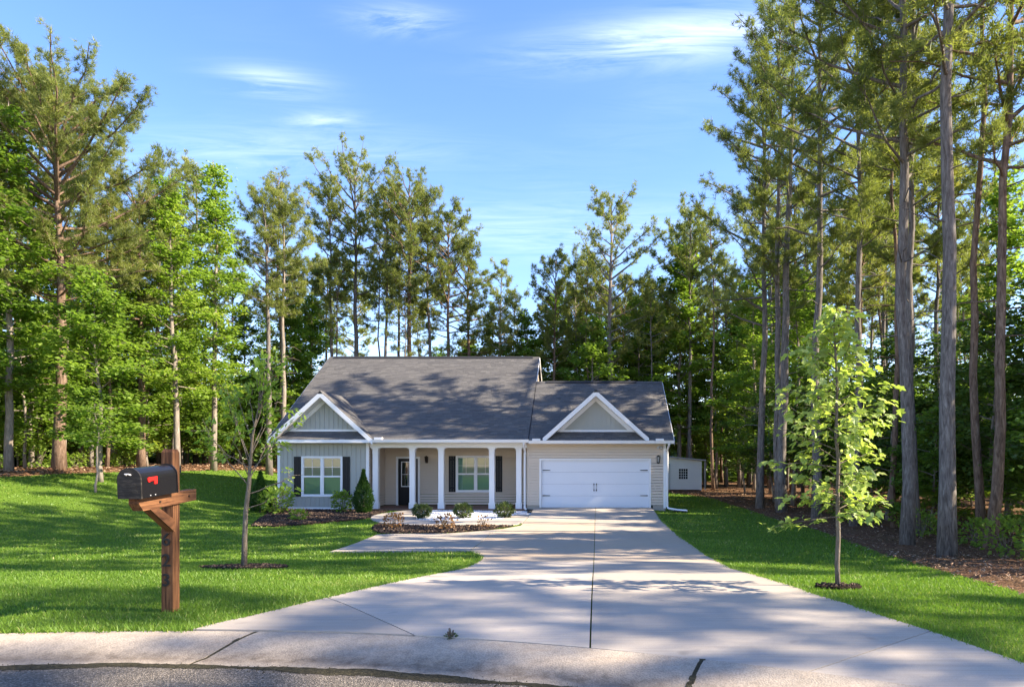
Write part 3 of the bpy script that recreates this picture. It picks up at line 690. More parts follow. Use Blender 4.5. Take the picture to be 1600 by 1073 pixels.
mb = MB(); mb.box(BX0+.01, XM-.1, 42.6, 42.7, -.1, TOPZ); mb.box(XM-.1, GX1-.01, 37.9, 38.0, -.1, TOPZ); mb.box(XM-.12, XM-.1, 38, 42.6, -.1, TOPZ); hp(mb, 'rear_wall', 'beige')
for (x0, x1, yr, zr, ye) in ((XM-.14, XM-.12, RY, RZ, 2*RY-EV-.5), (BX0+.002, BX0+.02, RY, RZ, 2*RY-EV-.5), (GX1-.02, GX1-.002, GY, GZ_, 2*GY-EV-.5)):
    mb = MB(); mb.prism([(FW+.02, 2.8), (ye, 2.8), (ye, 2.95), (yr, zr-.13), (FW+.02, 3.15)], x0, x1, 'x'); hp(mb, 'side_gable_wall', 'beige')
# bay: panels round the window, battens
mb = MB()
for x0, x1, z0, z1 in ((BX0, bw[0], -.02, TOPZ), (bw[1], BX1, -.02, TOPZ), (bw[0], bw[1], -.02, bw[2]), (bw[0], bw[1], bw[3], TOPZ)):
    mb.box(x0, x1, FW, FW+.08, z0, z1)
hp(mb, 'board_wall', 'sage')
mb = MB(); x = BX0 + .2
while x < BX1 - .1:
    if bw[0]-.45 < x < bw[1]+.45:
        mb.box(x-.02, x+.02, FW-.026, FW-.001, .03, bw[2]-.1); mb.box(x-.02, x+.02, FW-.026, FW-.001, bw[3]+.1, TOPZ-.05)
    else: mb.box(x-.02, x+.02, FW-.026, FW-.001, .03, TOPZ-.05)
    x += .2
hp(mb, 'batten', 'sage', kind='stuff')
mb = MB(); mb.box(BX0-.01, BX1+.01, FW-.034, FW-.002, -.055, .025); hp(mb, 'skirt_board', 'white')
mb = MB(); mb.box(BX0+.01, BX1-.01, FW+.005, FW+.1, -.4, -.055); hp(mb, 'foundation', 'brick')
mb = MB(); mb.box(2.86, GX1-.01, FW+.005, FW+.1, -.4, .10); hp(mb, 'foundation', 'concrete')
mb = MB(); mb.box(GX0, -2.12, FW+.005, FW+.1, -.4, .10); hp(mb, 'foundation', 'concrete')
for x0, x1 in ((BX1-.11, BX1+.012), (BX0-.014, BX0+.10), (GX1-.10, GX1+.012)):
    mb = MB(); mb.box(x0, x1, FW-.028, FW+.1, -.02, TOPZ); hp(mb, 'corner_board', 'white')
# eaves: soffit, fascia, gutter
mb = MB(); mb.box(XL, XM, EV+.02, FW+.05, TOPZ, TOPZ+.025); hp(mb, 'soffit', 'white')
mb = MB(); mb.box(XM+.002, XR, EV+.02, FW+.05, TOPZ-.06, TOPZ-.04); hp(mb, 'soffit', 'white')
mb = MB(); mb.box(XL+.01, -9.24, EV-.03, EV+.018, 2.83, 2.975); hp(mb, 'fascia', 'white')
def gutter(x0, x1, dz=0.0):
    mb = MB(); mb.prism([(a_, b_ - dz) for a_, b_ in [(EV-.005, 2.83), (EV-.07, 2.83), (EV-.10, 2.87), (EV-.105, 2.94), (EV-.13, 2.955), (EV-.13, 2.972), (EV-.118, 2.972), (EV-.118, 2.955), (EV-.02, 2.90), (EV-.005, 2.975)]], x0, x1, 'x'); hp(mb, 'gutter', 'white')
gutter(-9.23, XM+.03); gutter(XM+.04, XR, GD-.01)
for x in (-8.98, -2.2, 3.1):
    mb = MB(); dz = GD if x > XM else 0; mb.prism([(a_, b_ - dz) for a_, b_ in [(EV-.14, 2.95), (EV-.14, 3.06), (EV-.02, 3.06), (EV+.06, 3.035), (EV-.02, 2.95)]], x-.17, x+.17, 'x'); hp(mb, 'splash_guard', 'white')
# porch: beam, ceiling, floor, columns
CXS = [-9.33, -7.71, -6.44, -4.21, -3.02]; CYC = 29.92
mb = MB(); mb.box(-9.56, GX0-.005, CYC-.14, CYC+.12, 2.63, TOPZ); hp(mb, 'porch_beam', 'white')
for i in range(4):                                   # rounded haunches of the beam at each column
    for c, s in ((CXS[i]+.125, 1), (CXS[i+1]-.125, -1)):
        mb = MB(); n = 6; r = .13
        poly = [(c, 2.63)] + [(c + s*(r - r*math.cos(t)), 2.63 - r + r*math.sin(t)) for t in np.linspace(0, math.pi/2, n)]
        mb.prism(poly if s > 0 else poly[::-1], CYC-.135, CYC+.115, 'y'); hp(mb, 'haunch', 'white')
mb = MB(); mb.box(-9.56, GX0-.005, CYC+.12, PW, 2.78, 2.80); hp(mb, 'porch_ceiling', 'white')
mb = MB(); mb.box(-9.56, GX0-.005, FW-.18, PW, -.3, -.05); hp(mb, 'porch_floor', 'porch')
for x in CXS:
    mb = MB(); a = .115
    mb.box(x-a, x+a, CYC-a, CYC+a, .22, 2.40); hp(mb, 'column', 'white').name = 'column'
    col = house.children[-1]
    col = [o for o in house.children if o.name.startswith('column')][-1]
    mb = MB(); b = .14; mb.box(x-b, x+b, CYC-b, CYC+b, -.05, .20); mb.prism([(x-b, .20), (x+b, .20), (x+a, .235), (x-a, .235)], CYC-b+.005, CYC+b-.005, 'y'); hp(mb, 'base', 'white', col)
    mb = MB(); mb.box(x-.127, x+.127, CYC-.127, CYC+.127, 2.36, 2.385); mb.box(x-.12, x+.12, CYC-.12, CYC+.12, 2.40, 2.60); mb.box(x-.155, x+.155, CYC-.155, CYC+.15, 2.575, 2.627); hp(mb, 'capital', 'white', col)

def window(x0, x1, z0, z1, y, label):
    """twin double hung unit"""
    t = .075; mb = MB(); yo = y - .045; yi = y + .07
    mb.box(x0-t, x1+t, yo, yi, z1, z1+t); mb.box(x0-t, x1+t, yo-.012, yi, z0-t, z0); mb.box(x0-t, x0, yo, yi, z0, z1); mb.box(x1, x1+t, yo, yi, z0, z1)
    xm = (x0 + x1) / 2; mb.box(xm-.05, xm+.05, yo+.004, yi, z0, z1)
    w = hp(mb, 'window', 'white', label=label)
    for a, b in ((x0, xm-.05), (xm+.05, x1)):
        zm = z0 + (z1 - z0) * .5
        for lo, hi, yy in ((z0, zm, y-.012), (zm, z1, y+.012)):
            s = .032; mb = MB(); mb.box(a, b, yy-.012, yy+.012, lo, lo+s); mb.box(a, b, yy-.012, yy+.012, hi-s, hi); mb.box(a, a+s, yy-.012, yy+.012, lo+s, hi-s); mb.box(b-s, b, yy-.012, yy+.012, lo+s, hi-s)
            hp(mb, 'sash', 'white', w)
            mb = MB(); mb.add([(a+s, yy, lo+s), (b-s, yy, lo+s), (b-s, yy, hi-s), (a+s, yy, hi-s)], [(0, 1, 2, 3)]); hp(mb, 'pane', 'glass', w)
            if lo == zm:
                mb = MB(); xc = (a+b)/2; zc_ = (lo+hi)/2; mb.box(xc-.009, xc+.009, yy-.008, yy+.008, lo+s, hi-s); mb.box(a+s, b-s, yy-.007, yy+.007, zc_-.009, zc_+.009); hp(mb, 'muntin', 'white', w)
        mb = MB(); z = z0 + .03
        while z < z1 - .02: mb.hexa([(a+.02, y+.055, z), (b-.02, y+.055, z), (b-.02, y+.075, z+.004), (a+.02, y+.075, z+.004), (a+.02, y+.05, z+.036), (b-.02, y+.05, z+.036), (b-.02, y+.052, z+.037), (a+.02, y+.052, z+.037)]); z += .034
        hp(mb, 'blind', 'blind', w, kind='stuff')
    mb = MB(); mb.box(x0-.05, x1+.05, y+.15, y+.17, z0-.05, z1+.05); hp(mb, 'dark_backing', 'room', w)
    return w
window(*bw[:2], bw[2], bw[3], FW, 'twin sash window of the left bay')
window(*pw_[:2], pw_[2], pw_[3], PW, 'twin sash window under the porch')
def shutter(x0, x1, z0, z1, y):
    mb = MB(); n = 3; w = (x1 - x0 - .016) / n
    for i in range(n): mb.box(x0 + i*(w+.008), x0 + i*(w+.008) + w, y-.045, y-.02, z0, z1)
    for zz in (z0 + .16, z1 - .22): mb.box(x0+.005, x1-.005, y-.062, y-.044, zz, zz+.075)
    hp(mb, 'shutter', 'black')
shutter(-12.84, -12.53, .50, 2.24, FW); shutter(-10.70, -10.39, .50, 2.24, FW)
shutter(-6.56, -6.24, .58, 2.28, PW); shutter(-4.34, -4.03, .58, 2.28, PW)
# front door
mb = MB(); t = .09
mb.box(dr_[0]-t, dr_[0], PW-.04, PW+.06, -.05, dr_[3]); mb.box(dr_[1], dr_[1]+t, PW-.04, PW+.06, -.05, dr_[3]); mb.box(dr_[0]-t, dr_[1]+t, PW-.04, PW+.06, dr_[3], dr_[3]+t); hp(mb, 'door_frame', 'white')
lt = (dr_[0]+.18, dr_[1]-.18, .86, 1.98)
mb = MB(); yy0, yy1 = PW, PW+.045
mb.box(dr_[0]+.004, dr_[1]-.004, yy0, yy1, -.03, lt[2]); mb.box(dr_[0]+.004, dr_[1]-.004, yy0, yy1, lt[3], dr_[3]-.004); mb.box(dr_[0]+.004, lt[0], yy0, yy1, lt[2], lt[3]); mb.box(lt[1], dr_[1]-.004, yy0, yy1, lt[2], lt[3])
door = hp(mb, 'front_door', 'doorblk', label='black front door with glazed upper half')
mb = MB(); q = .035
mb.box(lt[0]-q, lt[1]+q, yy0-.015, yy0-.001, lt[2]-q, lt[2]); mb.box(lt[0]-q, lt[1]+q, yy0-.015, yy0-.001, lt[3], lt[3]+q); mb.box(lt[0]-q, lt[0], yy0-.015, yy0-.001, lt[2], lt[3]); mb.box(lt[1], lt[1]+q, yy0-.015, yy0-.001, lt[2], lt[3])
mb.box((lt[0]+lt[1])/2-.01, (lt[0]+lt[1])/2+.01, yy0-.01, yy0+.004, lt[2], lt[3]); mb.box(lt[0], lt[1], yy0-.009, yy0+.003, 1.40, 1.42); hp(mb, 'light_frame', 'white', door)
mb = MB(); mb.add([(lt[0], yy0+.012, lt[2]), (lt[1], yy0+.012, lt[2]), (lt[1], yy0+.012, lt[3]), (lt[0], yy0+.012, lt[3])], [(0, 1, 2, 3)]); hp(mb, 'pane', 'glass', door)
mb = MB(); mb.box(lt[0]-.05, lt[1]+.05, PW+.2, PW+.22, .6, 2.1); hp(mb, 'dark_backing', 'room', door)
mb = MB(); mb.box(dr_[0]+.15, dr_[1]-.15, yy0-.008, yy0-.001, .12, .66); hp(mb, 'lower_panel', 'doorblk', door)
mb = MB(); kx = dr_[1]-.09; mb.box(kx-.03, kx+.03, yy0-.02, yy0-.001, .90, 1.18); mb.tube([(kx, yy0-.02, 1.0), (kx, yy0-.06, 1.0), (kx-.1, yy0-.065, 1.0)], .011, 6); hp(mb, 'door_handle', 'iron', door)
def lantern(x, y, z, h, mat, label):
    mb = MB(); mb.box(x-.055, x+.055, y-.03, y-.005, z-.03, z+h*.7); mb.tube([(x, y-.03, z+h*.6), (x, y-.09, z+h*.95), (x, y-.12, z+h*.86)], .012, 6)
    r = .075; a = z + h*.8
    for k in range(6):
        t0 = k * math.pi/3; mb.tube([(x + r*math.cos(t0), y-.12 + r*math.sin(t0), a), (x + r*.62*math.cos(t0), y-.12 + r*.62*math.sin(t0), z)], .008, 4)
    mb.tube([(x, y-.12, a-.01), (x, y-.12, a+.02), (x, y-.12, a+.07)], [r*1.25, r*1.15, .012], 6); mb.tube([(x, y-.12, z-.03), (x, y-.12, z+.012)], [.02, r*.66], 6)
    l = hp(mb, 'wall_lantern', mat, label=label)
    mb = MB(); mb.tube([(x, y-.12, z+.012), (x, y-.12, a-.012)], [r*.55, r*.9], 6); hp(mb, 'lantern_glass', 'lampglass' if mat == 'iron' else 'bronze', l)
lantern(-7.60, PW, 1.98, .30, 'bronze', 'bronze wall lantern beside the front door')
lantern(3.09, FW-.012, 1.97, .33, 'iron', 'black wall lantern right of the garage door')
mb = MB(); fx, fz = 3.14, 2.66; mb.tube([(fx, FW-.01, fz+.03), (fx, FW-.06, fz+.03)], .045, 10); 
for dx in (-.06, .06): mb.tube([(fx, FW-.05, fz+.02), (fx+dx, FW-.09, fz), (fx+dx*1.3, FW-.18, fz-.05)], [.015, .03, .055], 8)
hp(mb, 'floodlight', 'steel', smooth=False)
# garage door
mb = MB(); t = .075
mb.box(gd_[0]-t, gd_[0], FW-.035, FW+.07, .005, gd_[3]); mb.box(gd_[1], gd_[1]+t, FW-.035, FW+.07, .005, gd_[3]); mb.box(gd_[0]-t, gd_[1]+t, FW-.035, FW+.07, gd_[3], gd_[3]+t); hp(mb, 'garage_frame', 'white')
mb = MB(); mb.box(gd_[0], gd_[1], FW+.12, FW+.14, -.05, gd_[3]+.02); gdoor = hp(mb, 'garage_door', 'iron', label='white panelled garage door with black strap hinges')
sh = gd_[3] / 4
for i in range(4):
    mb = MB(); z0 = i*sh + (.012 if i == 0 else .003); z1 = (i+1)*sh - .003; yf = FW + .06
    mb.box(gd_[0]+.004, gd_[1]-.004, yf, yf+.045, z0, z1)
    n = 8; w = (gd_[1]-gd_[0]-.1) / n
    for k in range(n):
        a = gd_[0] + .05 + k*w + .035; b = a + w - .07; lo, hi = z0 + .075, z1 - .075
        mb.prism([(a, lo), (b, lo), (b, hi), (a, hi)], yf-.002, yf+.001, 'y')
    hp(mb, 'door_section', 'garage', gdoor)
mb = MB(); mb.box(gd_[0], gd_[1], FW+.055, FW+.11, 0.0, .012); hp(mb, 'bottom_seal', 'iron', gdoor)
for z in (.53, 1.64):
    for x, s in ((gd_[0]+.06, 1), (gd_[1]-.06, -1)):
        mb = MB(); mb.prism([(x, z-.022), (x+s*.30, z-.015), (x+s*.36, z), (x+s*.30, z+.015), (x, z+.022)], FW+.035, FW+.047, 'y'); hp(mb, 'strap_hinge', 'iron', gdoor)
for dx in (-.055, .055):
    mb = MB(); x = .335 + dx; mb.tube([(x, FW+.045, .77), (x, FW+.01, .79), (x, FW+.01, 1.01), (x, FW+.045, 1.03)], .011, 6); mb.box(x-.02, x+.02, FW+.04, FW+.047, .73, .80); mb.box(x-.02, x+.02, FW+.04, FW+.047, 1.0, 1.07); hp(mb, 'pull_handle', 'iron', gdoor)
# downspouts
def spout(pts, name='downspout'):
    mb = MB()
    pts = np.array(pts, float); th_ = np.pi/4
    mb.tube(pts, .052, 4); hp(mb, name, 'white')
spout([(-2.74, EV-.06, 2.83), (-2.74, EV-.04, 2.76), (-2.74, FW-.02, 2.50), (-2.74, FW-.03, 2.42), (-2.74, FW-.03, .06), (-2.74, FW-.10, -.02), (-2.60, FW-.5, -.06)])
spout([(3.52, EV-.06, 2.83), (3.52, EV-.04, 2.76), (3.49, FW-.02, 2.52), (3.49, FW-.03, 2.44), (3.49, FW-.03, .06), (3.52, FW-.12, -.02), (3.85, FW-.55, -.06), (4.25, FW-.8, -.075)])
# corrugated drain hose and splash block where the porch spout ends
hose = MB(); pts = [( -2.60 + .35*math.sin(t*1.7)*.5 + .12*t, FW - .5 - .42*t, -.055 - .0*t) for t in np.linspace(0, 2.6, 40)]
pts = [(x, y, g1(x, y) + .075) for x, y, z in pts]
hose.tube(pts, [.045 if i % 2 else .055 for i in range(40)], 8)
hose.build('drain_hose', MAT['pipe'], label='black corrugated drain hose at the foot of the porch downspout', cat='hose')
sb = MB(); sb.hexa([(3.66, 28.9, -.10), (4.2, 28.75, -.10), (4.3, 29.15, -.10), (3.72, 29.3, -.10), (3.66, 28.9, -.06), (4.2, 28.75, -.085), (4.3, 29.15, -.085), (3.72, 29.3, -.05)])
sb.build('splash_block', MAT['pipe'], label='dark splash block at the garage corner downspout', cat='splash block')

# ------------------------------------------------------------------ shed
shed = empty('shed', (5.6, 45, g1(5.6, 45)), 'small pale shed with barred window behind the garage', 'shed')
SO = shed.location.copy()
def sp(mb, name, mat, parent=None, **k):
    o = mb.build(name, MAT[mat], parent or shed, **k); o.location = -SO if parent is None else Vector((0, 0, 0)); return o
sx0, sx1, sy, sz0 = 3.2, 7.55, 45.0, .12
win = (6.06, 6.64, .83, 1.50)
mb = MB(); lap(mb, sx0, sx1, sz0, 2.0, sy, 'x', [win], course=.155, depth=.016); 
z = 2.0
for k in range(3):                       # upper boards run out under the sloping roof
    e1 = min(2.0 + .155*(k+1), 2.4); xe = sx1 - (e1 - 1.86) / .08 * .62
    mb.add([(sx0, sy-.016, 2.0+.155*k), (min(sx1, xe+2.4), sy-.016, 2.0+.155*k), (min(sx1, xe+1.2), sy, e1), (sx0, sy, e1)], [(0, 1, 2, 3)])
sp(mb, 'lap_siding', 'shed', kind='stuff')
mb = MB(); mb.prism([(sx0, sz0), (sx1, sz0), (sx1, 1.98), (sx0, 2.46)], sy+.02, sy+.06, 'y'); sp(mb, 'back_frame', 'shed')
mb = MB(); lap(mb, sy, sy+3.2, sz0, 1.98, sx1, 'y', [], .155, 1, .016); sp(mb, 'side_siding', 'shed', kind='stuff')
mb = MB(); mb.hexa([(sx0-.15, sy-.18, 2.47), (sx1+.28, sy-.18, 2.03), (sx1+.28, sy+3.4, 2.03), (sx0-.15, sy+3.4, 2.47), (sx0-.15, sy-.18, 2.55), (sx1+.28, sy-.18, 2.11), (sx1+.28, sy+3.4, 2.11), (sx0-.15, sy+3.4, 2.55)]); sp(mb, 'roof', 'shedroof')
for x0, x1 in ((sx1-.12, sx1+.02),):
    mb = MB(); mb.box(x0, x1, sy-.03, sy-.001, sz0-.02, 2.0); sp(mb, 'corner_board', 'shed')
mb = MB(); mb.box(sx1+.2, sx1+.26, sy-.1, sy-.04, .1, 2.03); sp(mb, 'corner_post', 'shedroof')
mb = MB(); mb.box(4.2, 5.42, sy-.035, sy-.017, .16, 1.78); dd = sp(mb, 'shed_door', 'shed')
mb = MB(); mb.box(5.42, 5.47, sy-.045, sy-.017, .14, 1.82); mb.box(4.15, 5.42, sy-.045, sy-.017, 1.78, 1.83); sp(mb, 'door_trim', 'shedroof')
mb = MB(); mb.box(win[0]-.04, win[1]+.04, sy-.03, sy+.01, win[2]-.04, win[2]); mb.box(win[0]-.04, win[1]+.04, sy-.03, sy+.01, win[3], win[3]+.04); mb.box(win[0]-.04, win[0], sy-.03, sy+.01, win[2], win[3]); mb.box(win[1], win[1]+.04, sy-.03, sy+.01, win[2], win[3]); wf = sp(mb, 'window', 'shed')
mb = MB()
for k in range(1, 4): mb.box(win[0]+(win[1]-win[0])*k/4-.012, win[0]+(win[1]-win[0])*k/4+.012, sy-.02, sy-.004, win[2], win[3]); mb.box(win[0], win[1], sy-.0195, sy-.0045, win[2]+(win[3]-win[2])*k/4-.012, win[2]+(win[3]-win[2])*k/4+.012)
sp(mb, 'muntin', 'shed', wf)
mb = MB(); mb.add([(win[0], sy+.003, win[2]), (win[1], sy+.003, win[2]), (win[1], sy+.003, win[3]), (win[0], sy+.003, win[3])], [(0, 1, 2, 3)]); sp(mb, 'pane', 'mailblack', wf)
for y in (sy+.15, sy+2.7):
    mb = MB(); mb.box(sx0, sx1, y, y+.12, -.15, sz0); sp(mb, 'skid', 'brick')

# ------------------------------------------------------------------ mailbox
PXm, PYm, PB = -4.155, 6.76, g1(-4.155, 6.76)
post = empty('mailbox_post', (PXm, PYm, PB), 'stained wooden mailbox post with arm, brace and house numbers', 'mailbox post')
def mp_(mb, name, mat, parent=None, smooth=False, **k): return mb.build(name, MAT[mat], parent or post, smooth, **k)
h = .056
mb = MB(); zt = 2.205 - PB
v = [(-h, -h, -.1), (h, -h, -.1), (h, h, -.1), (-h, h, -.1), (-h, -h, zt-.03), (h, -h, zt-.03), (h, h, zt-.03), (-h, h, zt-.03)]
mb.hexa(v); b = h - .014; mb.hexa([(-h, -h, zt-.03), (h, -h, zt-.03), (h, h, zt-.03), (-h, h, zt-.03), (-b, -b, zt), (b, -b, zt), (b, b, zt), (-b, b, zt)])
mp_(mb, 'post', 'woodz')
mb = MB(); za = 1.745 - PB; w = .048; xo = .035        # arm, let into the post; bevelled front end
def arm_z(y): return za + (y + .56) * .06
mb.prism([(-.60, arm_z(-.60)), (-.60, arm_z(-.6)-.045), (-.54, arm_z(-.54)-.115), (.30, arm_z(.30)-.115), (.30, arm_z(.30))], xo-w, xo+w, 'x'); mp_(mb, 'arm', 'woody')
mb = MB(); mb.prism([(-h-.002, 1.39-PB), (-h-.002, 1.51-PB), (-.30, arm_z(-.3)-.117), (-.43, arm_z(-.43)-.117)], xo-.042, xo+.042, 'x'); mp_(mb, 'brace', 'woodd')
for y, z in ((-.30, arm_z(-.3)-.06), (.17, arm_z(.17)-.06)):
    mb = MB(); mb.tube([(xo+w-.002, y, z), (xo+w+.008, y, z)], .012, 6); mp_(mb, 'bolt', 'bronze')
def digit(ch, z, size):
    cu = bpy.data.curves.new('digit', 'FONT'); cu.body = ch; cu.size = size; cu.extrude = .006; cu.offset = .0006; cu.bevel_depth = .0008; cu.align_x = 'CENTER'; cu.resolution_u = 4
    o = bpy.data.objects.new('tmp', cu); COL.objects.link(o); dg = bpy.context.evaluated_depsgraph_get(); me = bpy.data.meshes.new_from_object(o.evaluated_get(dg)); bpy.data.objects.remove(o)
    me.materials.clear(); me.materials.append(MAT['iron'])
    q = bpy.data.objects.new('house_number', me); put(q, post, 'dark metal numeral ' + ch); q.location = (-.004, -h-.007, z); q.rotation_euler = (R(90), 0, 0)
digit('6', 1.255-PB, .175); digit('2', 1.05-PB, .175); digit('3', .855-PB, .175)
box = empty('mailbox', (-4.11, 6.36, 1.765), 'black metal mailbox with red flag on its wooden post', 'mailbox'); box.rotation_euler = (R(3.5), 0, 0)
def arch(w, h, n=12):
    r = w / 2; return [(-r, 0), (r, 0)] + [(r*math.cos(t), h - r + r*math.sin(t)) for t in np.linspace(0, math.pi, n)]
mb = MB(); mb.prism(arch(.205, .275), -.255, .27, 'y'); mb.build('shell', MAT['mailblack'], box)
mb = MB(); mb.prism(arch(.218, .283), .262, .275, 'y'); mb.build('back_rim', MAT['mailblack'], box)
mb = MB(); mb.prism(arch(.214, .281), -.272, -.257, 'y'); d = mb.build('door', MAT['maildoor'], box)
mb = MB()
for z0, z1, w in ((.10, .112, .13), (.125, .137, .11), (.06, .07, .15)): mb.box(-w/2, w/2, -.276, -.2715, z0, z1)
mb.build('embossed_rib', MAT['maildoor'], d)
mb = MB(); mb.tube([(-.02, -.274, .215), (-.015, -.30, .225), (.015, -.30, .225), (.02, -.274, .215)], .006, 6); mb.build('latch', MAT['steel'], d)
mb = MB(); X0 = .1035
fl = [(-.175, .150), (-.165, .142), (-.15, .140), (-.142, .150), (-.085, .150), (-.085, .118), (-.045, .118), (-.038, .185), (-.15, .185), (-.165, .184), (-.176, .170)]
mb.prism(fl, X0, X0+.007, 'x'); mb.build('flag', MAT['red'], box)
for y in (-.14, -.07):
    mb = MB(); mb.tube([(X0-.002, y, .018), (X0+.004, y, .018)], .005, 6); mb.build('rivet', MAT['steel'], box)

# ------------------------------------------------------------------ plants: generators
def unit(v): return v / (np.linalg.norm(v, axis=-1, keepdims=True) + 1e-9)
def leaf_cards(mb, c, size, rng, flat=.75, shape='rhomb', var=None, droop=.25, dirs=None, aspect=.42):
    """one small leaf per centre: a folded blade"""
    n = len(c); size = np.broadcast_to(size, (n,))
    if dirs is None: az = rng.uniform(0, 6.283, n); d = np.stack([np.cos(az), np.sin(az), rng.normal(-droop, .35, n)], 1)
    else: d = dirs + rng.normal(0, .35, (n, 3))
    d = unit(d); up = unit(rng.normal(0, 1 - flat, (n, 3)) + np.array([0, 0, 1.0]))
    s = unit(np.cross(d, up)); nn = np.cross(s, d)
    L = size[:, None]; w = L * aspect
    if var is None: var = np.clip(rng.normal(.5, .22, n), 0, 1)
    if shape == 'rhomb':
        V = np.stack([c, c + d*L*.45 + s*w + nn*L*.08, c + d*L, c + d*L*.45 - s*w + nn*L*.08], 1)
        F = (np.arange(n)*4)[:, None] + np.array([[0, 1, 2, 3]]); mb.add(V.reshape(-1, 3), F, np.repeat(var, 4))
    else:   # lobed leaf
        t = [(0, 0, 0), (.18, .42, .05), (.45, .30, .03), (.62, .50, .0), (.72, .22, .02), (1.0, 0, -.12), (.72, -.22, .02), (.62, -.50, 0), (.45, -.30, .03), (.18, -.42, .05), (.45, 0, -.03)]
        V = np.stack([c + d*L*a + s*L*b*aspect*2 + nn*L*h_ for a, b, h_ in t], 1)
        tri = np.array([[10, i, (i+1) % 10] for i in range(10)])
        F = ((np.arange(n)*11)[:, None, None] + tri[None]).reshape(-1, 3); mb.add(V.reshape(-1, 3), F, np.repeat(var, 11))
def needles(mb, p, d, rng, m=11, length=.30, width=.020, var=None):
    n = len(p); P_ = np.repeat(p, m, 0); D = unit(np.repeat(d, m, 0)*.55 + unit(rng.normal(0, 1, (n*m, 3)))*.85 + np.array([0, 0, .18]))
    s = unit(np.cross(D, rng.normal(0, 1, (n*m, 3)))); L = length * rng.uniform(.65, 1.15, (n*m, 1))
    P_ = P_ + rng.normal(0, .035, (n*m, 3))
    V = np.stack([P_ - s*width, P_ + s*width, P_ + D*L], 1).reshape(-1, 3)
    if var is None: var = np.clip(rng.normal(.5, .2, n), 0, 1)
    mb.add(V, np.arange(3*n*m).reshape(-1, 3), np.repeat(np.repeat(var, m), 3))
def interp(pts, t):
    k = np.clip(t, 0, 1) * (len(pts)-1); i = np.minimum(k.astype(int), len(pts)-2); f = (k - i)[:, None]
    return pts[i]*(1-f) + pts[i+1]*f
def trunk_path(rng, H, lean, wob, n=14):
    t = np.linspace(0, 1, n); w = np.cumsum(rng.normal(0, wob, (n, 2)), 0); w -= w[0]
    return np.stack([lean[0]*H*t + w[:, 0], lean[1]*H*t + w[:, 1], H*t], 1)
def make_pine(seed, H, r0, cs=.5, Rr=3.4, nb=46, lean=(0, 0), dens=1.0, m=16, length=.24, width=.012, bark='bark_pine', twin=False, wob=.05):
    rng = np.random.default_rng(seed); wd = MB(); fo = MB(); T = trunk_path(rng, H, lean, wob); tt = np.linspace(0, 1, len(T))
    T[0, 2] = -.25
    wd.tube(T, r0*(1 - .86*tt**1.15) + r0*.28*np.exp(-tt*40), 9)
    if twin: T2 = T + np.array([.0, .5, 0]) + np.stack([tt*.5*rng.choice([-1, 1]), tt*0, tt*0], 1); wd.tube(T2, r0*.8*(1 - .86*tt**1.15), 8)
    tp = []; td = []; az = rng.uniform(0, 6.28)
    for i in range(nb):
        u_ = (i + rng.uniform(0, 1)) / nb; t = cs + (.985 - cs)*u_**.92; az += 2.4 + rng.normal(0, .5)
        base = interp(T, np.array([t]))[0]
        if twin and i % 2: base = interp(T2, np.array([t]))[0]
        prof = (.42 + .58*math.sin(math.pi*min(1, u_*.72 + .13))) * (1 - .45*u_**6.0)
        L = Rr * prof * rng.uniform(.55, 1.2); el = .18 + .75*u_**1.2 + rng.normal(0, .16)
        hd = np.array([math.cos(az), math.sin(az), 0]); q = np.linspace(0, 1, 6); curve = .22*L*rng.uniform(.2, 1.2)
        B = base + hd[None]*(q*L*math.cos(el))[:, None] + np.array([0, 0, 1.0])[None]*(q*L*math.sin(el) + curve*q**2)[:, None] + rng.normal(0, .05*L**.5, (6, 3))*q[:, None]
        wd.tube(B, (.018 + .013*L)*(1 - .8*q), 4, cap=False)
        ns = max(3, int((2.5 + L*3.6)*dens))
        for k in range(ns):
            s0 = rng.uniform(.32, 1.0); p0 = interp(B, np.array([s0]))[0]; a2 = az + rng.normal(0, .9); e2 = rng.normal(.3, .35)
            l2 = rng.uniform(.3, .55) * (.5 + .28*L*(1.15 - s0)); dd = np.array([math.cos(a2)*math.cos(e2), math.sin(a2)*math.cos(e2), math.sin(e2)])
            S = p0 + dd*np.linspace(0, 1, 3)[:, None]*l2 + np.array([0, 0, .12])*(np.linspace(0, 1, 3)**2)[:, None]
            wd.tube(S, [.010, .007, .004], 3, cap=False)
            nt_ = int(rng.integers(4, 7)); qq = rng.uniform(.3, 1.0, nt_); qq[0] = 1
            tp.append(interp(S, qq) + rng.normal(0, .10, (nt_, 3))); td.append(np.repeat(unit(dd + np.array([0, 0, .35]))[None], nt_, 0))
    for i in range(int(7 + 5*rng.uniform())):                 # dead stubs
        t = rng.uniform(cs*.45, cs); b0 = interp(T, np.array([t]))[0]; a = rng.uniform(0, 6.28); L = rng.uniform(.4, 1.5)
        wd.tube([b0, b0 + np.array([math.cos(a)*L*.6, math.sin(a)*L*.6, .05*L]), b0 + np.array([math.cos(a)*L, math.sin(a)*L, rng.uniform(-.3, .2)*L])], [.022, .014, .005], 4, cap=False)
    tp = np.concatenate(tp); td = np.concatenate(td); cl = np.clip(.5 + .25*np.sin(tp[:, 0]*1.9 + seed)*np.sin(tp[:, 1]*1.7)*1.0 + .2*np.sin(tp[:, 2]*2.1) + rng.normal(0, .14, len(tp)), 0, 1)
    needles(fo, tp, td, rng, m, length, width, cl)
    return wd.mesh('pine_trunk', MAT[bark], True), fo.mesh('pine_crown', MAT['leaf_pine'])
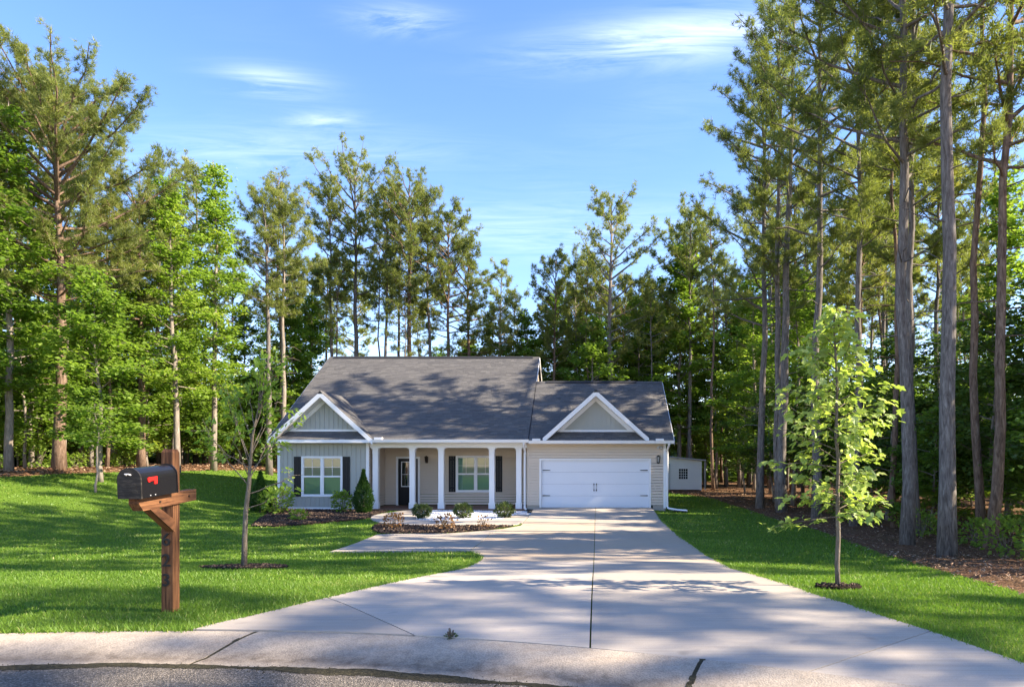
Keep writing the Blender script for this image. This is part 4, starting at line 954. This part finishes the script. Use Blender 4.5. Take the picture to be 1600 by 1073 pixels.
def make_broad(seed, H, r0, cs=.25, Rr=2.8, nb=44, lean=(0, 0), nl=8, leaf=.17, dens=1.0, mat='leaf_green', bark='bark_grey', el0=.15, el1=.95, wob=.06, spread=.24, top=1.0):
    rng = np.random.default_rng(seed); wd = MB(); fo = MB(); T = trunk_path(rng, H, lean, wob); tt = np.linspace(0, 1, len(T)); T[0, 2] = -.2
    wd.tube(T, r0*(1 - .9*tt**1.1) + r0*.2*np.exp(-tt*40), 8)
    cp = []; az = rng.uniform(0, 6.28)
    for i in range(nb):
        u_ = (i + rng.uniform(0, 1)) / nb; t = cs + (.98 - cs)*u_; az += 2.4 + rng.normal(0, .45); base = interp(T, np.array([t]))[0]
        prof = (.45 + .55*math.sin(math.pi*min(1, u_*.85 + .18))) * (1 - .6*top*u_**2.2)
        L = Rr*prof*rng.uniform(.5, 1.2); el = el0 + (el1 - el0)*u_ + rng.normal(0, .16); hd = np.array([math.cos(az), math.sin(az), 0]); q = np.linspace(0, 1, 6)
        B = base + hd[None]*(q*L*math.cos(el))[:, None] + np.array([0, 0, 1.0])[None]*(q*L*math.sin(el) - .10*L*q**2)[:, None] + rng.normal(0, .05*L**.5, (6, 3))*q[:, None]
        wd.tube(B, (.010 + .011*L)*(1 - .8*q), 4, cap=False)
        ns = max(3, int((2 + L*4.2)*dens))
        for k in range(ns):
            s0 = rng.uniform(.25, 1.0); p0 = interp(B, np.array([s0]))[0]; a2 = az + rng.normal(0, 1.0); e2 = rng.normal(.12, .28); l2 = rng.uniform(.3, .6)*(.45 + .3*L*(1.2 - s0))
            dd = np.array([math.cos(a2)*math.cos(e2), math.sin(a2)*math.cos(e2), math.sin(e2)]); S = p0 + dd*np.linspace(0, 1, 3)[:, None]*l2
            wd.tube(S, [.008, .006, .003], 3, cap=False)
            cp.append(interp(S, np.array([.45, .75, 1.0])))
    cp = np.concatenate(cp); n = len(cp); c = np.repeat(cp, nl, 0) + rng.normal(0, 1, (n*nl, 3))*np.array([spread, spread, spread*.45])
    cl = np.clip(.45 + .22*np.sin(cp[:, 0]*1.6 + seed)*np.sin(cp[:, 1]*1.8 + 1) + .18*np.sin(cp[:, 2]*1.5) + rng.normal(0, .12, n), 0, 1)
    leaf_cards(fo, c, leaf*rng.uniform(.65, 1.25, n*nl), rng, .7, var=np.clip(np.repeat(cl, nl) + rng.normal(0, .1, n*nl), 0, 1), aspect=.40)
    return wd.mesh('broad_trunk', MAT[bark], True), fo.mesh('broad_crown', MAT[mat])
TREES = []
def plant(name, meshes, x, y, label, cat='tree', group=None, rz=0.0, sc=1.0, szz=None, parts=('trunk', 'crown')):
    e = empty(name, (x, y, g1(x, y)), label, cat, group, rz); e.scale = (sc, sc, szz or sc)
    for me, nm in zip(meshes, parts):
        o = bpy.data.objects.new(nm, me); put(o, e)
    TREES.append((x, y)); return e

# ------------------------------------------------------------------ trees that stand out
def at_px(px, Y): return (px - 918) * Y / 1060
# right hand wood
plant('pine_tree', make_pine(101, 22, .175, .46, 3.6, 54, (.012, 0), .8), 7.75, 14.62, 'thick grey pine trunk nearest the lawn edge at the right', rz=.3)
plant('pine_tree', make_pine(102, 21, .165, .44, 3.4, 50, (.004, 0), .8), 8.16, 17.33, 'straight grey pine left of the nearest thick pine at the right', rz=1.1)
plant('pine_tree', make_pine(103, 19.5, .175, .40, 3.7, 52, (.0, 0), .8), 7.72, 30.4, 'tall pine leaning over the lawn behind the garage corner, outermost toward the sky', rz=2.0)
plant('pine_tree', make_pine(104, 21.5, .20, .42, 3.0, 48, (.004, 0), 1.0, twin=True), 8.12, 28.3, 'twin stemmed pine just right of the outermost right hand pine', rz=.0)
plant('pine_tree', make_pine(105, 21.5, .165, .42, 3.2, 50, (.0, 0), .8), 8.28, 24.6, 'pine whose trunk rises behind the leafy sapling', rz=.7)
plant('pine_tree', make_pine(106, 18, .14, .5, 2.4, 40, (.0, 0)), 9.1, 23.2, 'thin straight pine just right of the sapling top', rz=.2)
plant('pine_tree', make_pine(107, 20, .13, .48, 2.8, 44, (.006, 0)), 9.74, 20.05, 'slimmer grey trunk between the two thick right hand pines', rz=.9)
plant('pine_tree', make_pine(108, 19, .13, .45, 3.2, 46, (.05, .0), 1.0, bark='bark_red'), 9.33, 15.8, 'dark leaning pine at the right edge of the photo', rz=.0)
# left hand wood
plant('pine_tree', make_pine(111, 17.4, .27, .44, 5.3, 70, (.012, 0), 1.25, bark='bark_red'), -24.95, 32.0, 'big broad crowned pine with thick trunk left of the mailbox', rz=.5)
plant('poplar_tree', make_broad(112, 16.5, .17, .22, 2.5, 60, nl=8, leaf=.20), at_px(14, 30.2), 30.2, 'bright leafy tree at the far left edge of the photo')
plant('pine_tree', make_pine(113, 19.5, .2, .55, 2.8, 40), at_px(-6, 35), 35, 'pine top poking up at the far left edge of the photo')
plant('pine_tree', make_pine(114, 15.5, .21, .42, 3.8, 50, bark='bark_red'), at_px(221, 38), 38, 'reddish pine behind the mailbox with crooked limbs')
plant('poplar_tree', make_broad(115, 16.2, .17, .22, 2.4, 64, nl=8, leaf=.2), at_px(277, 37), 37, 'tall pale barked leafy tree right above the mailbox post')
plant('poplar_tree', make_broad(116, 18.6, .18, .25, 2.5, 70, nl=8, leaf=.2), at_px(334, 41), 41, 'tallest pointed leafy tree left of the house')
plant('pine_tree', make_pine(117, 18.0, .2, .55, 2.7, 42), at_px(421, 44), 44, 'dark pine left of the house ridge, left one of a pair')
plant('pine_tree', make_pine(118, 18.6, .19, .55, 2.7, 42, bark='bark_grey'), at_px(444, 45.5), 45.5, 'paler pine left of the house ridge, right one of a pair')
plant('broadleaf_tree', make_broad(119, 9.0, .10, .16, 2.5, 46, nl=9, leaf=.2), at_px(158, 29.5), 29.5, 'bright low leafy tree in front of the wood, left of the mailbox')
plant('slender_tree', make_broad(120, 3.6, .05, .55, .8, 14, nl=6, leaf=.15), at_px(150, 27.4), 27.4, 'thin pale stemmed young tree standing out on the far left lawn')
# behind the house
BACK = [(121, 515, 50, 21, .17, .58, 2.4, 'leftmost slim pine above the house roof'), (122, 558, 51, 23.4, .23, .56, 4.2, 'tallest pine above the left part of the roof'),
        (123, 600, 50, 21.5, .16, .6, 2.6, 'second slim pine from the left above the roof'), (124, 627, 54, 22.5, .17, .6, 2.8, 'slim pine just left of the pale central pine trunk'),
        (125, 647, 49, 21.8, .24, .55, 4.0, 'pale thick pine trunk rising above the roof middle'), (126, 671, 50, 21.2, .17, .58, 3.2, 'straight slim pine just right of the pale central trunk'),
        (127, 701, 50, 19.8, .19, .54, 3.4, 'reddish pine above the right part of the main roof'), (128, 731, 51, 18.0, .19, .52, 3.2, 'rightmost full pine above the main roof'),
        (129, 781, 56, 18.5, .15, .35, 2.0, 'small spire pine in the low gap behind the roof'), (130, 957, 48, 20.2, .27, .42, 3.9, 'tall pale trunked pine standing alone behind the garage gable')]
for sd, px, Y, H, r0, c0, Rr, lb in BACK:
    plant('pine_tree', make_pine(sd, H, r0, c0, Rr, int(26 + Rr*4), (0, 0), .85, bark='bark_red' if sd in (125, 127, 128) else 'bark_grey' if sd == 130 else 'bark_pine', m=13, length=.26, width=.017), at_px(px, Y), Y, lb)
plant('broadleaf_tree', make_broad(131, 18.0, .18, .2, 3.4, 74, nl=8, leaf=.24), at_px(1060, 50), 50, 'full leafy tree behind the garage right end')
for sd, px, Y, H, lb in ((134, 826, 53, 13.5, 'round leafy tree in the gap just right of the main roof ridge'), (135, 868, 52, 14.8, 'leafy tree left of the lone pine behind the garage'), (136, 1000, 51, 14.5, 'leafy tree right of the lone pine behind the garage'), (137, 770, 54, 13.0, 'leafy tree behind the right end of the main ridge'), (138, 462, 50, 12.5, 'leafy tree just left of the main roof slope'), (139, 486, 53, 13.5, 'leafy tree behind the upper left corner of the main roof')):
    plant('broadleaf_tree', make_broad(sd, H, .14, .2, 3.0, 54, nl=8, leaf=.22), at_px(px, Y), Y, lb)
plant('broadleaf_tree', make_broad(132, 12.0, .13, .3, 2.4, 40, (.06, 0), nl=7, leaf=.22), at_px(921, 46), 46, 'pale leaning stem left of the lone pine behind the garage')
plant('pine_tree', make_pine(133, 17.5, .16, .4, 2.6, 40), at_px(898, 52), 52, 'dark pine left of the lone pine behind the garage')

# ------------------------------------------------------------------ filling the wood from shared kinds
PK = [make_pine(201 + i, 19 + i*.8, .17 + .01*i, .5 + .03*(i % 3), 2.9, 42, (0, 0), 1.0, m=12, length=.26, width=.018, bark=('bark_pine', 'bark_red', 'bark_grey')[i % 3]) for i in range(4)]
SK = [make_pine(241 + i, 15 + 2*i, .085 + .012*i, .62, 1.6, 24, (.012*(i-1), 0), .9, m=11, length=.24, width=.016, bark=('bark_grey', 'bark_pine', 'bark_red')[i], wob=.07) for i in range(3)]
BK = [make_broad(211 + i, 13 + i*1.2, .13, .18, 2.7, 50, nl=7, leaf=.22) for i in range(3)]
UK = [make_broad(221 + i, 5.5 + i*1.1, .06, .14, 2.0, 34, nl=8, leaf=.19, el0=.05, el1=.8) for i in range(3)]
DK = [make_broad(231 + i, 8 + i, .08, .2, 2.3, 36, nl=7, leaf=.2, mat='leaf_dark', el0=0, el1=.6) for i in range(2)]
rng = np.random.default_rng(77)
FILLED = {}
def fill(n, xr, yr, kinds, name, label, group, mind=1.5, smin=.8, smax=1.15, ok=lambda x, y: True):
    c = 0; tries = 0
    while c < n and tries < n*60:
        tries += 1; x = rng.uniform(*xr); y = rng.uniform(*yr)
        if not ok(x, y) or min(math.hypot(x-a, y-b) for a, b in TREES) < mind: continue
        s = rng.uniform(smin, smax); FILLED.setdefault(group, []).append(None); FILLED[group][-1] = plant(name, kinds[int(rng.integers(len(kinds)))], x, y, label, 'tree', group, rng.uniform(0, 6.28), s, s*rng.uniform(.9, 1.1)); c += 1
seenL = lambda x, y: x > -.93*y - 2 and (x < -25.5 or y > 48.5)
seenR = lambda x, y: x < .70*y + 3 and x > (8.6 if y < 38 else 9.5)
fill(11, (-46, -25), (28, 62), PK, 'pine_tree', 'pine trunk inside the left hand wood', 'pines of the left hand wood', 2.2, .8, 1.0, seenL)
fill(22, (-46, -25), (27, 60), BK, 'broadleaf_tree', 'tall leafy tree inside the left hand wood', 'leafy trees of the left hand wood', 2.0, .75, 1.0, seenL)
fill(28, (-40, -25), (26.5, 50), UK, 'broadleaf_tree', 'low bright leafy tree along the left wood edge', 'low trees of the left wood edge', 1.5, .8, 1.25, seenL)
fill(20, (-25, -10), (49, 60), UK + BK[:1], 'broadleaf_tree', 'leafy tree in the wood back left of the house', 'leafy trees back left of the house', 1.5, .85, 1.15)
fill(6, (-26, -19), (49, 62), PK, 'pine_tree', 'pine in the wood back left of the house', 'pines back left of the house', 2.0, .75, .95)
fill(16, (-16, -4), (51, 64), BK[:2], 'broadleaf_tree', 'leafy tree in the dim wood behind the house', 'leafy trees behind the house', 1.6, .74, .95)
fill(20, (-4, 14), (50, 64), BK, 'broadleaf_tree', 'leafy tree in the dim wood behind the house', 'leafy trees behind the house', 1.8, .8, 1.1)
fill(14, (-3, 15), (49, 62), PK, 'pine_tree', 'pine in the dim wood behind the garage', 'pines behind the garage', 1.8, .72, .9)
fill(14, (8.6, 30), (18, 60), PK, 'pine_tree', 'pine trunk inside the right hand wood', 'pines of the right hand wood', 2.4, .85, 1.1, seenR)
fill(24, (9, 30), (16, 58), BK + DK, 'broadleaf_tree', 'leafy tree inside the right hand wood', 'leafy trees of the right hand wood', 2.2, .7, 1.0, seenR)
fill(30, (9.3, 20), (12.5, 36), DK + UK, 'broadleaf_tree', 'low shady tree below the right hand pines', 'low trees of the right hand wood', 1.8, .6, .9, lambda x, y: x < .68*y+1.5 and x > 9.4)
fill(9, (9.6, 22), (15.5, 27), BK, 'broadleaf_tree', 'leafy tree inside the wood', 'leafy trees of the right hand wood', 1.9, .75, 1.05, lambda x, y: x > 9.6)
fill(14, (-38, -24.6), (27.5, 50), SK, 'slender_tree', 'slim bare stemmed tree inside the wood', 'slim stems of the left hand wood', 1.1, .8, 1.1, seenL)
fill(12, (-24, 3), (47.5, 56), SK, 'slender_tree', 'slim bare stemmed tree in the wood', 'slim stems behind the house', 1.1, .85, 1.1)
fill(14, (4, 17), (46, 60), SK + PK[:1], 'slender_tree', 'slim dark stem in the wood', 'slim stems behind the shed', 1.1, .8, 1.1)
fill(12, (9.0, 24), (14, 42), SK, 'slender_tree', 'slim bare stemmed tree inside the wood', 'slim stems of the right hand wood', 1.2, .8, 1.1, seenR)
ZN = [(60, 'at the left edge of the photo'), (140, 'around the big broad crowned pine'), (245, 'above the mailbox'), (330, 'above the mailbox post top'), (420, 'behind the sparse young tree'), (520, 'beside the left roof edge'), (640, 'above the left half of the main roof'),
      (760, 'above the right half of the main roof'), (850, 'in the low gap behind the roofs'), (960, 'above the left of the garage roof'), (1050, 'above the right of the garage roof'), (1120, 'above the shed'), (1210, 'left of the leafy sapling'), (1330, 'behind the leafy sapling'), (1420, 'just right of the leafy sapling'), (1500, 'behind the thick right hand pines'), (9999, 'at the right edge of the photo')]
ORD = ['nearest'] + [w_ + ' nearest' for w_ in 'second third fourth fifth sixth seventh eighth ninth tenth eleventh twelfth thirteenth fourteenth fifteenth sixteenth seventeenth eighteenth nineteenth twentieth'.split()]
pools = {}
for grp, es in FILLED.items():
    for e in es:
        q = 918 + e.location.x * 1060 / e.location.y
        kind = e['label'].split(' in the')[0].split(' inside')[0].split(' along')[0].split(' below')[0].replace('pine trunk', 'pine')
        pools.setdefault((kind, next(t for lim, t in ZN if q < lim)), []).append(e)
for (kind, t), zs in pools.items():
    zs.sort(key=lambda e: e.location.y)
    for k, e in enumerate(zs): e['label'] = kind + ' ' + t + ('' if len(zs) == 1 else ', ' + ORD[k] + ' one' if k < len(zs) - 1 else ', farthest one')
# the right hand wood goes on towards the street
for i, (x, y) in enumerate(((17.5, 10.4), (19.0, 1.2), (20.2, 9.2), (21.5, 3.6), (22, 12.8), (24.6, 4.4), (25, 9.6))):
    plant('slender_tree', SK[i % 3], x, y, 'slim pine of the right hand wood beside the street, %s from the lawn' % 'first second third fourth fifth sixth seventh eighth ninth tenth eleventh twelfth'.split()[i], 'tree', 'slim pines beside the street', i*1.3, 1.25, 1.1)
# woodland mass far back
def far_wood():
    rg = np.random.default_rng(9); mb = MB()
    for (x0, x1, y0, y1, h_, n) in ((-75, 45, 66, 84, 10.5, 34000), (-62, -42, 30, 66, 9, 12000), (30, 50, 34, 66, 9, 9000)):
        x = rg.uniform(x0, x1, n); y = rg.uniform(y0, y1, n); top = h_*(.75 + .2*np.sin(x*.45) + .15*np.sin(x*1.1 + y*.3)); z = gz(x, y) + rg.uniform(0, 1, n)**.8*top
        leaf_cards(mb, np.stack([x, y, z], 1), .75*rg.uniform(.6, 1.3, n), rg, .6, aspect=.45)
    for (x0, x1, y0, y1, n) in ((-75, 45, 62, 70, 9000), (-60, -38, 30, 66, 9000), (24, 46, 30, 62, 6000)):
        x = rg.uniform(x0, x1, n); y = rg.uniform(y0, y1, n); z = gz(x, y) + rg.uniform(0, 2.6, n)
        leaf_cards(mb, np.stack([x, y, z], 1), .7*rg.uniform(.6, 1.3, n), rg, .3, aspect=.5)
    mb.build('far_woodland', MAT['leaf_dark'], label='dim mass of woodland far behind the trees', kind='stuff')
far_wood()
# undergrowth along the wood edges
def make_bush(seed, h_, r, n, leaf, mat, shape='rhomb', flat=.6):
    rg = np.random.default_rng(seed); wd = MB(); fo = MB()
    for k in range(9):
        a = rg.uniform(0, 6.28); e = np.array([math.cos(a)*r*.6*rg.uniform(.3, 1), math.sin(a)*r*.6*rg.uniform(.3, 1), h_*rg.uniform(.6, .95)])
        wd.tube([(0, 0, -.05), e*.5 + rg.normal(0, .03, 3), e], [.012, .009, .004], 4, cap=False)
    d = unit(rg.normal(0, 1, (n, 3))); rad = rg.uniform(.35, 1, n)**.5 * (1 + .16*np.sin(d[:, 0]*7 + seed) * np.sin(d[:, 2]*6))
    c = d*rad[:, None]*np.array([r, r, h_*.5]) + np.array([0, 0, h_*.52])
    leaf_cards(fo, c, leaf*rg.uniform(.7, 1.25, n), rg, flat, shape, dirs=d + np.array([0, 0, .25]), var=np.clip(.5 + .2*np.sin(d[:, 0]*5)*np.sin(d[:, 1]*5) + rg.normal(0, .18, n), 0, 1))
    return wd.mesh('bush_stems', MAT['bark_young']), fo.mesh('bush_leaves', MAT[mat])
ORDS = 'first second third fourth fifth sixth seventh eighth ninth tenth eleventh twelfth thirteenth fourteenth fifteenth sixteenth'.split()
SB = [make_bush(301 + i, .75 + .2*i, .6 + .1*i, 260, .13, 'leaf_green') for i in range(3)]
ST = ('stem', 'foliage')
for i in range(16):
    t = i / 15; x, y = (-25.9 - rng.uniform(0, 2.0), 27.2 + 17*t) if i < 12 else (-23 + (i-12)*2.4, 48.9 + rng.uniform(0, .8))
    plant('undergrowth_bush', SB[i % 3], x, y, 'low green bush at the edge of the left wood, %s from its near end' % ORDS[i], 'bush', 'bushes of the left wood edge', rng.uniform(0, 6), rng.uniform(.7, 1.2), parts=ST)
for i in range(16):
    y = 9.6 + i*1.25; x = float(np.interp(y, [8, 11, 14.6, 21, 28], [6.3, 7.1, 8.6, 9.3, 9.2])) + rng.uniform(.3, 2.0)
    plant('undergrowth_bush', SB[i % 3], x, y, 'low green bush below the right hand pines, %s from the near end' % ORDS[i], 'bush', 'bushes of the right wood edge', rng.uniform(0, 6), rng.uniform(.5, .9), parts=ST)

def litter():
    rg = np.random.default_rng(21); mb = MB()
    for (x0, x1, y0, y1, n, sz) in ((4.4, 13, 6, 16, 12000, .055), (5.5, 18, 16, 34, 9000, .09), (5, 14, 34, 48, 3000, .13), (-30, -21.5, 26, 48, 6000, .12), (-22, -12, 44, 52, 3000, .14)):
        x = rg.uniform(x0, x1, n); y = rg.uniform(y0, y1, n)
        xb = np.interp(y, [p[1] for p in RB[::-1]], [p[0] for p in RB[::-1]]) - np.abs(rg.normal(0, .22, n)) if x0 > 0 else None
        k = (x > xb) if x0 > 0 else (~inpoly(x, y, YARD) | (rg.uniform(0, 1, n) < .02))
        x, y = x[k], y[k]; n = len(x); ins = inpoly(x, y, YARD)
        z = gz(x, y) + np.where(ins, .035, .045) + rg.uniform(0, .03, n)
        leaf_cards(mb, np.stack([x, y, z], 1), sz*rg.uniform(.6, 1.5, n), rg, .65, aspect=.16 + .2*float(x0 < 0), droop=0, var=rg.uniform(0, 1, n))
    for i in range(60):
        y = rg.uniform(8, 30); x = float(np.interp(y, [p[1] for p in RB[::-1]], [p[0] for p in RB[::-1]])) + rg.uniform(.2, 5); a = rg.uniform(0, 6.28); L = rg.uniform(.3, 1.1); z = g1(x, y) + .06
        mb.tube([(x, y, z), (x + L*.5*math.cos(a), y + L*.5*math.sin(a), z + .03), (x + L*math.cos(a+.2), y + L*math.sin(a+.2), z)], [.012, .01, .004], 4, var=.3)
    mb.build('leaf_litter', MAT['litter'], label='brown pine straw, leaves and twigs on the wood floor', kind='stuff')
litter()
# ------------------------------------------------------------------ young trees on the lawn
def sapling_right():
    rg = np.random.default_rng(5); wd = MB(); fo = MB(); H = 3.38
    T = trunk_path(rg, H, (-.012, 0), .018, 12); T[0, 2] = -.05; tt = np.linspace(0, 1, 12); wd.tube(T, .030*(1 - .85*tt) + .004, 8)
    c = []; dr = []; az = 0
    for i in range(58):
        u_ = (i + .5) / 58; t = .25 + .73*u_; az += 2.4 + rg.normal(0, .4); b = interp(T, np.array([t]))[0]
        L = (.34 + .66*math.sin(math.pi*min(1, .20 + u_*.80)))*rg.uniform(.6, 1.15)*(1 - .35*u_); el = .10 + .75*u_ + rg.normal(0, .15); hd = np.array([math.cos(az), math.sin(az), 0]); q = np.linspace(0, 1, 6)
        B = b + hd[None]*(q*L*math.cos(el))[:, None] + np.array([0, 0, 1.])[None]*(q*L*math.sin(el) - .06*q**2)[:, None] + rg.normal(0, .02, (6, 3))*q[:, None]
        wd.tube(B, .009*(1 - .75*q), 4, cap=False)
        k = int(12 + L*27); s = rg.uniform(.22, 1.05, k); p = interp(B, s) + rg.normal(0, .045, (k, 3)); c.append(p)
        dr.append(np.stack([hd[0] + rg.normal(0, .6, k), hd[1] + rg.normal(0, .6, k), rg.normal(-.45, .3, k)], 1))
    c = np.concatenate(c); dr = np.concatenate(dr); leaf_cards(fo, c, .108*rg.uniform(.5, 1.3, len(c)), rg, .68, 'lobed', dirs=dr)
    return wd.mesh('sapling_trunk', MAT['bark_young'], True), fo.mesh('sapling_crown', MAT['leaf_sap'])
plant('sapling_tree', sapling_right(), 3.05, 8.26, 'bright yellow green leafy sapling on the right lawn')
def sapling_left():
    rg = np.random.default_rng(15); wd = MB(); fo = MB(); T = np.array([(0, 0, -.05), (.01, 0, .5), (.03, .0, 1.0), (.09, 0, 1.5), (.10, 0, 1.75), (.16, 0, 2.4), (.30, .05, 3.1), (.36, .05, 3.7)])
    wd.tube(T, [.056, .046, .041, .037, .030, .020, .011, .005], 8); c = []; dr = []
    limbs = [(1.45, -2.7, .9, 1.5, .5), (1.3, .35, .35, 1.1, 0), (1.7, .2, .8, 1.25, .2), (1.75, -2.9, .6, .9, 1), (1.05, .1, .25, .85, 0), (1.9, -2.4, 1.2, 1.3, 1), (2.0, .3, 1.1, 1.2, 1), (1.55, 1.5, .8, 1.2, 1), (1.6, -1.5, .8, 1.2, 1),
             (2.2, 2.8, 1.15, 1.3, 1), (2.3, -.4, 1.2, 1.1, 1), (2.5, 2.4, 1.2, .9, 1), (2.6, 1.0, 1.2, .9, 1), (2.8, -1.0, 1.2, .8, 1), (1.8, 3.3, 1.25, 1.7, 1), (1.95, .6, 1.3, 1.6, 1), (3.0, 2.9, 1.2, .6, 1), (3.1, .3, 1.1, .6, 1)]
    for z, a, e, L, w in limbs:
        tz = np.interp(z, T[:, 2], np.linspace(0, 1, len(T))); b = interp(T, np.array([tz]))[0]; hd = np.array([math.cos(a)*math.cos(e), math.sin(a)*math.cos(e), math.sin(e)]); q = np.linspace(0, 1, 6)
        L *= .82; B = b + hd*(q*L)[:, None] + rg.normal(0, .035, (6, 3))*q[:, None] + np.array([0, 0, .12*L])*(q**2)[:, None]; wd.tube(B, .012*(1 - .75*q), 5, cap=False)
        for k in range(5 if w else 3):
            s0 = rg.uniform(.4, 1); p0 = interp(B, np.array([s0]))[0]; d = unit(hd + rg.normal(0, .55, 3)); l2 = rg.uniform(.15, .4); S = p0 + d*np.linspace(0, 1, 3)[:, None]*l2; wd.tube(S, [.006, .004, .002], 3, cap=False)
            n = 10 if w else 7; p = interp(S, rg.uniform(.3, 1.1, n)) + rg.normal(0, .05, (n, 3)); c.append(p); dr.append(np.repeat(d[None], n, 0) + rg.normal(0, .5, (n, 3)) + np.array([0, 0, -.25]))
    c = np.concatenate(c); dr = np.concatenate(dr); leaf_cards(fo, c, .13*rg.uniform(.6, 1.2, len(c)), rg, .65, 'rhomb', dirs=dr, aspect=.27)
    return wd.mesh('young_trunk', MAT['bark_young'], True), fo.mesh('young_crown', MAT['leaf_green'])
plant('young_tree', sapling_left(), -6.05, 11.95, 'sparse young tree in a mulch ring on the left lawn')

# ------------------------------------------------------------------ shrubs of the beds
def put_bush(name, meshes, x, y, label, cat='shrub', group=None, dz=.04, rz=0.0):
    e = empty(name, (x, y, g1(x, y) + dz), label, cat, group, rz)
    for me, nm in zip(meshes, ST): put(bpy.data.objects.new(nm, me), e)
def make_cone(seed, h_, r, n, mat):
    rg = np.random.default_rng(seed); wd = MB(); fo = MB(); wd.tube([(0, 0, -.05), (0, 0, h_*.5), (0, 0, h_*.97)], [.035, .02, .006], 6)
    t = rg.uniform(0, 1, n)**1.25; a = rg.uniform(0, 6.28, n); rr = r*np.sin(np.clip(.32 + t*.68, 0, 1)*math.pi)**.8*np.clip(1.02 - t**2.2, .0, 1)*rg.uniform(.55, 1.05, n)*(1 + .08*np.sin(a*5 + t*9)); rr = np.where(t < .25, rr*(.72 + t*1.1), rr)
    c = np.stack([rr*np.cos(a), rr*np.sin(a), t*h_*.97 + .02], 1); d = np.stack([np.cos(a)*.55, np.sin(a)*.55, np.full(n, 1.0)], 1)
    leaf_cards(fo, c, .105*rg.uniform(.6, 1.2, n), rg, .1, dirs=d, aspect=.22, var=np.clip(rg.normal(.45, .25, n), 0, 1)); return wd.mesh('cone_stem', MAT['bark_young']), fo.mesh('cone_foliage', MAT[mat])
put_bush('arborvitae', make_cone(401, 1.78, .42, 5200, 'leaf_arb'), -9.35, 28.3, 'dense cone shaped evergreen at the corner of the left bay', 'shrub')
put_bush('evergreen_shrub', make_cone(402, 1.65, .48, 4200, 'leaf_arb'), -13.6, 28.2, 'dark upright evergreen at the far left house corner', 'shrub')
put_bush('leafy_shrub', make_bush(403, 1.05, .62, 520, .14, 'leaf_green'), -12.7, 27.7, 'loose light green shrub left of the bay window', 'shrub')
put_bush('leafy_shrub', make_bush(404, .85, .42, 380, .12, 'leaf_green'), -10.35, 28.6, 'small light green shrub right below the bay window', 'shrub')
put_bush('lime_plant', make_bush(405, .36, .34, 220, .10, 'leaf_lime'), -10.6, 24.9, 'low yellow green plant in the left mulch bed', 'plant')
for i, (x, lb) in enumerate(((-6.35, 'left of the three round boxwoods before the porch'), (-4.76, 'middle of the three round boxwoods before the porch'), (-3.18, 'right of the three round boxwoods before the porch'))):
    put_bush('boxwood', make_bush(411 + i, .50 + .03*i, .37, 1500, .065, 'leaf_box', flat=.4), x, 26.0, lb, 'shrub', 'boxwoods in the marble chips')
for i, (x, y, lb, s) in enumerate(((-6.35, 22.2, 'withered brown shrub at the left end of the mulch strip', .34), (-4.6, 21.9, 'withered brown shrub in the middle of the mulch strip', .34), (-3.45, 22.5, 'nearly bare twiggy shrub at the right of the mulch strip', .26))):
    put_bush('withered_shrub', make_bush(421 + i, s*1.35, s, (230, 200, 60)[i], .08, 'leaf_brown'), x, y, lb, 'shrub', 'withered shrubs of the mulch strip')
w = make_bush(431, .03, .05, 50, .022, 'leaf_box'); put_bush('weed', w, -1.14, arc_y(-1.14)+.01, 'small weed growing in the joint behind the kerb', 'weed', dz=.02)
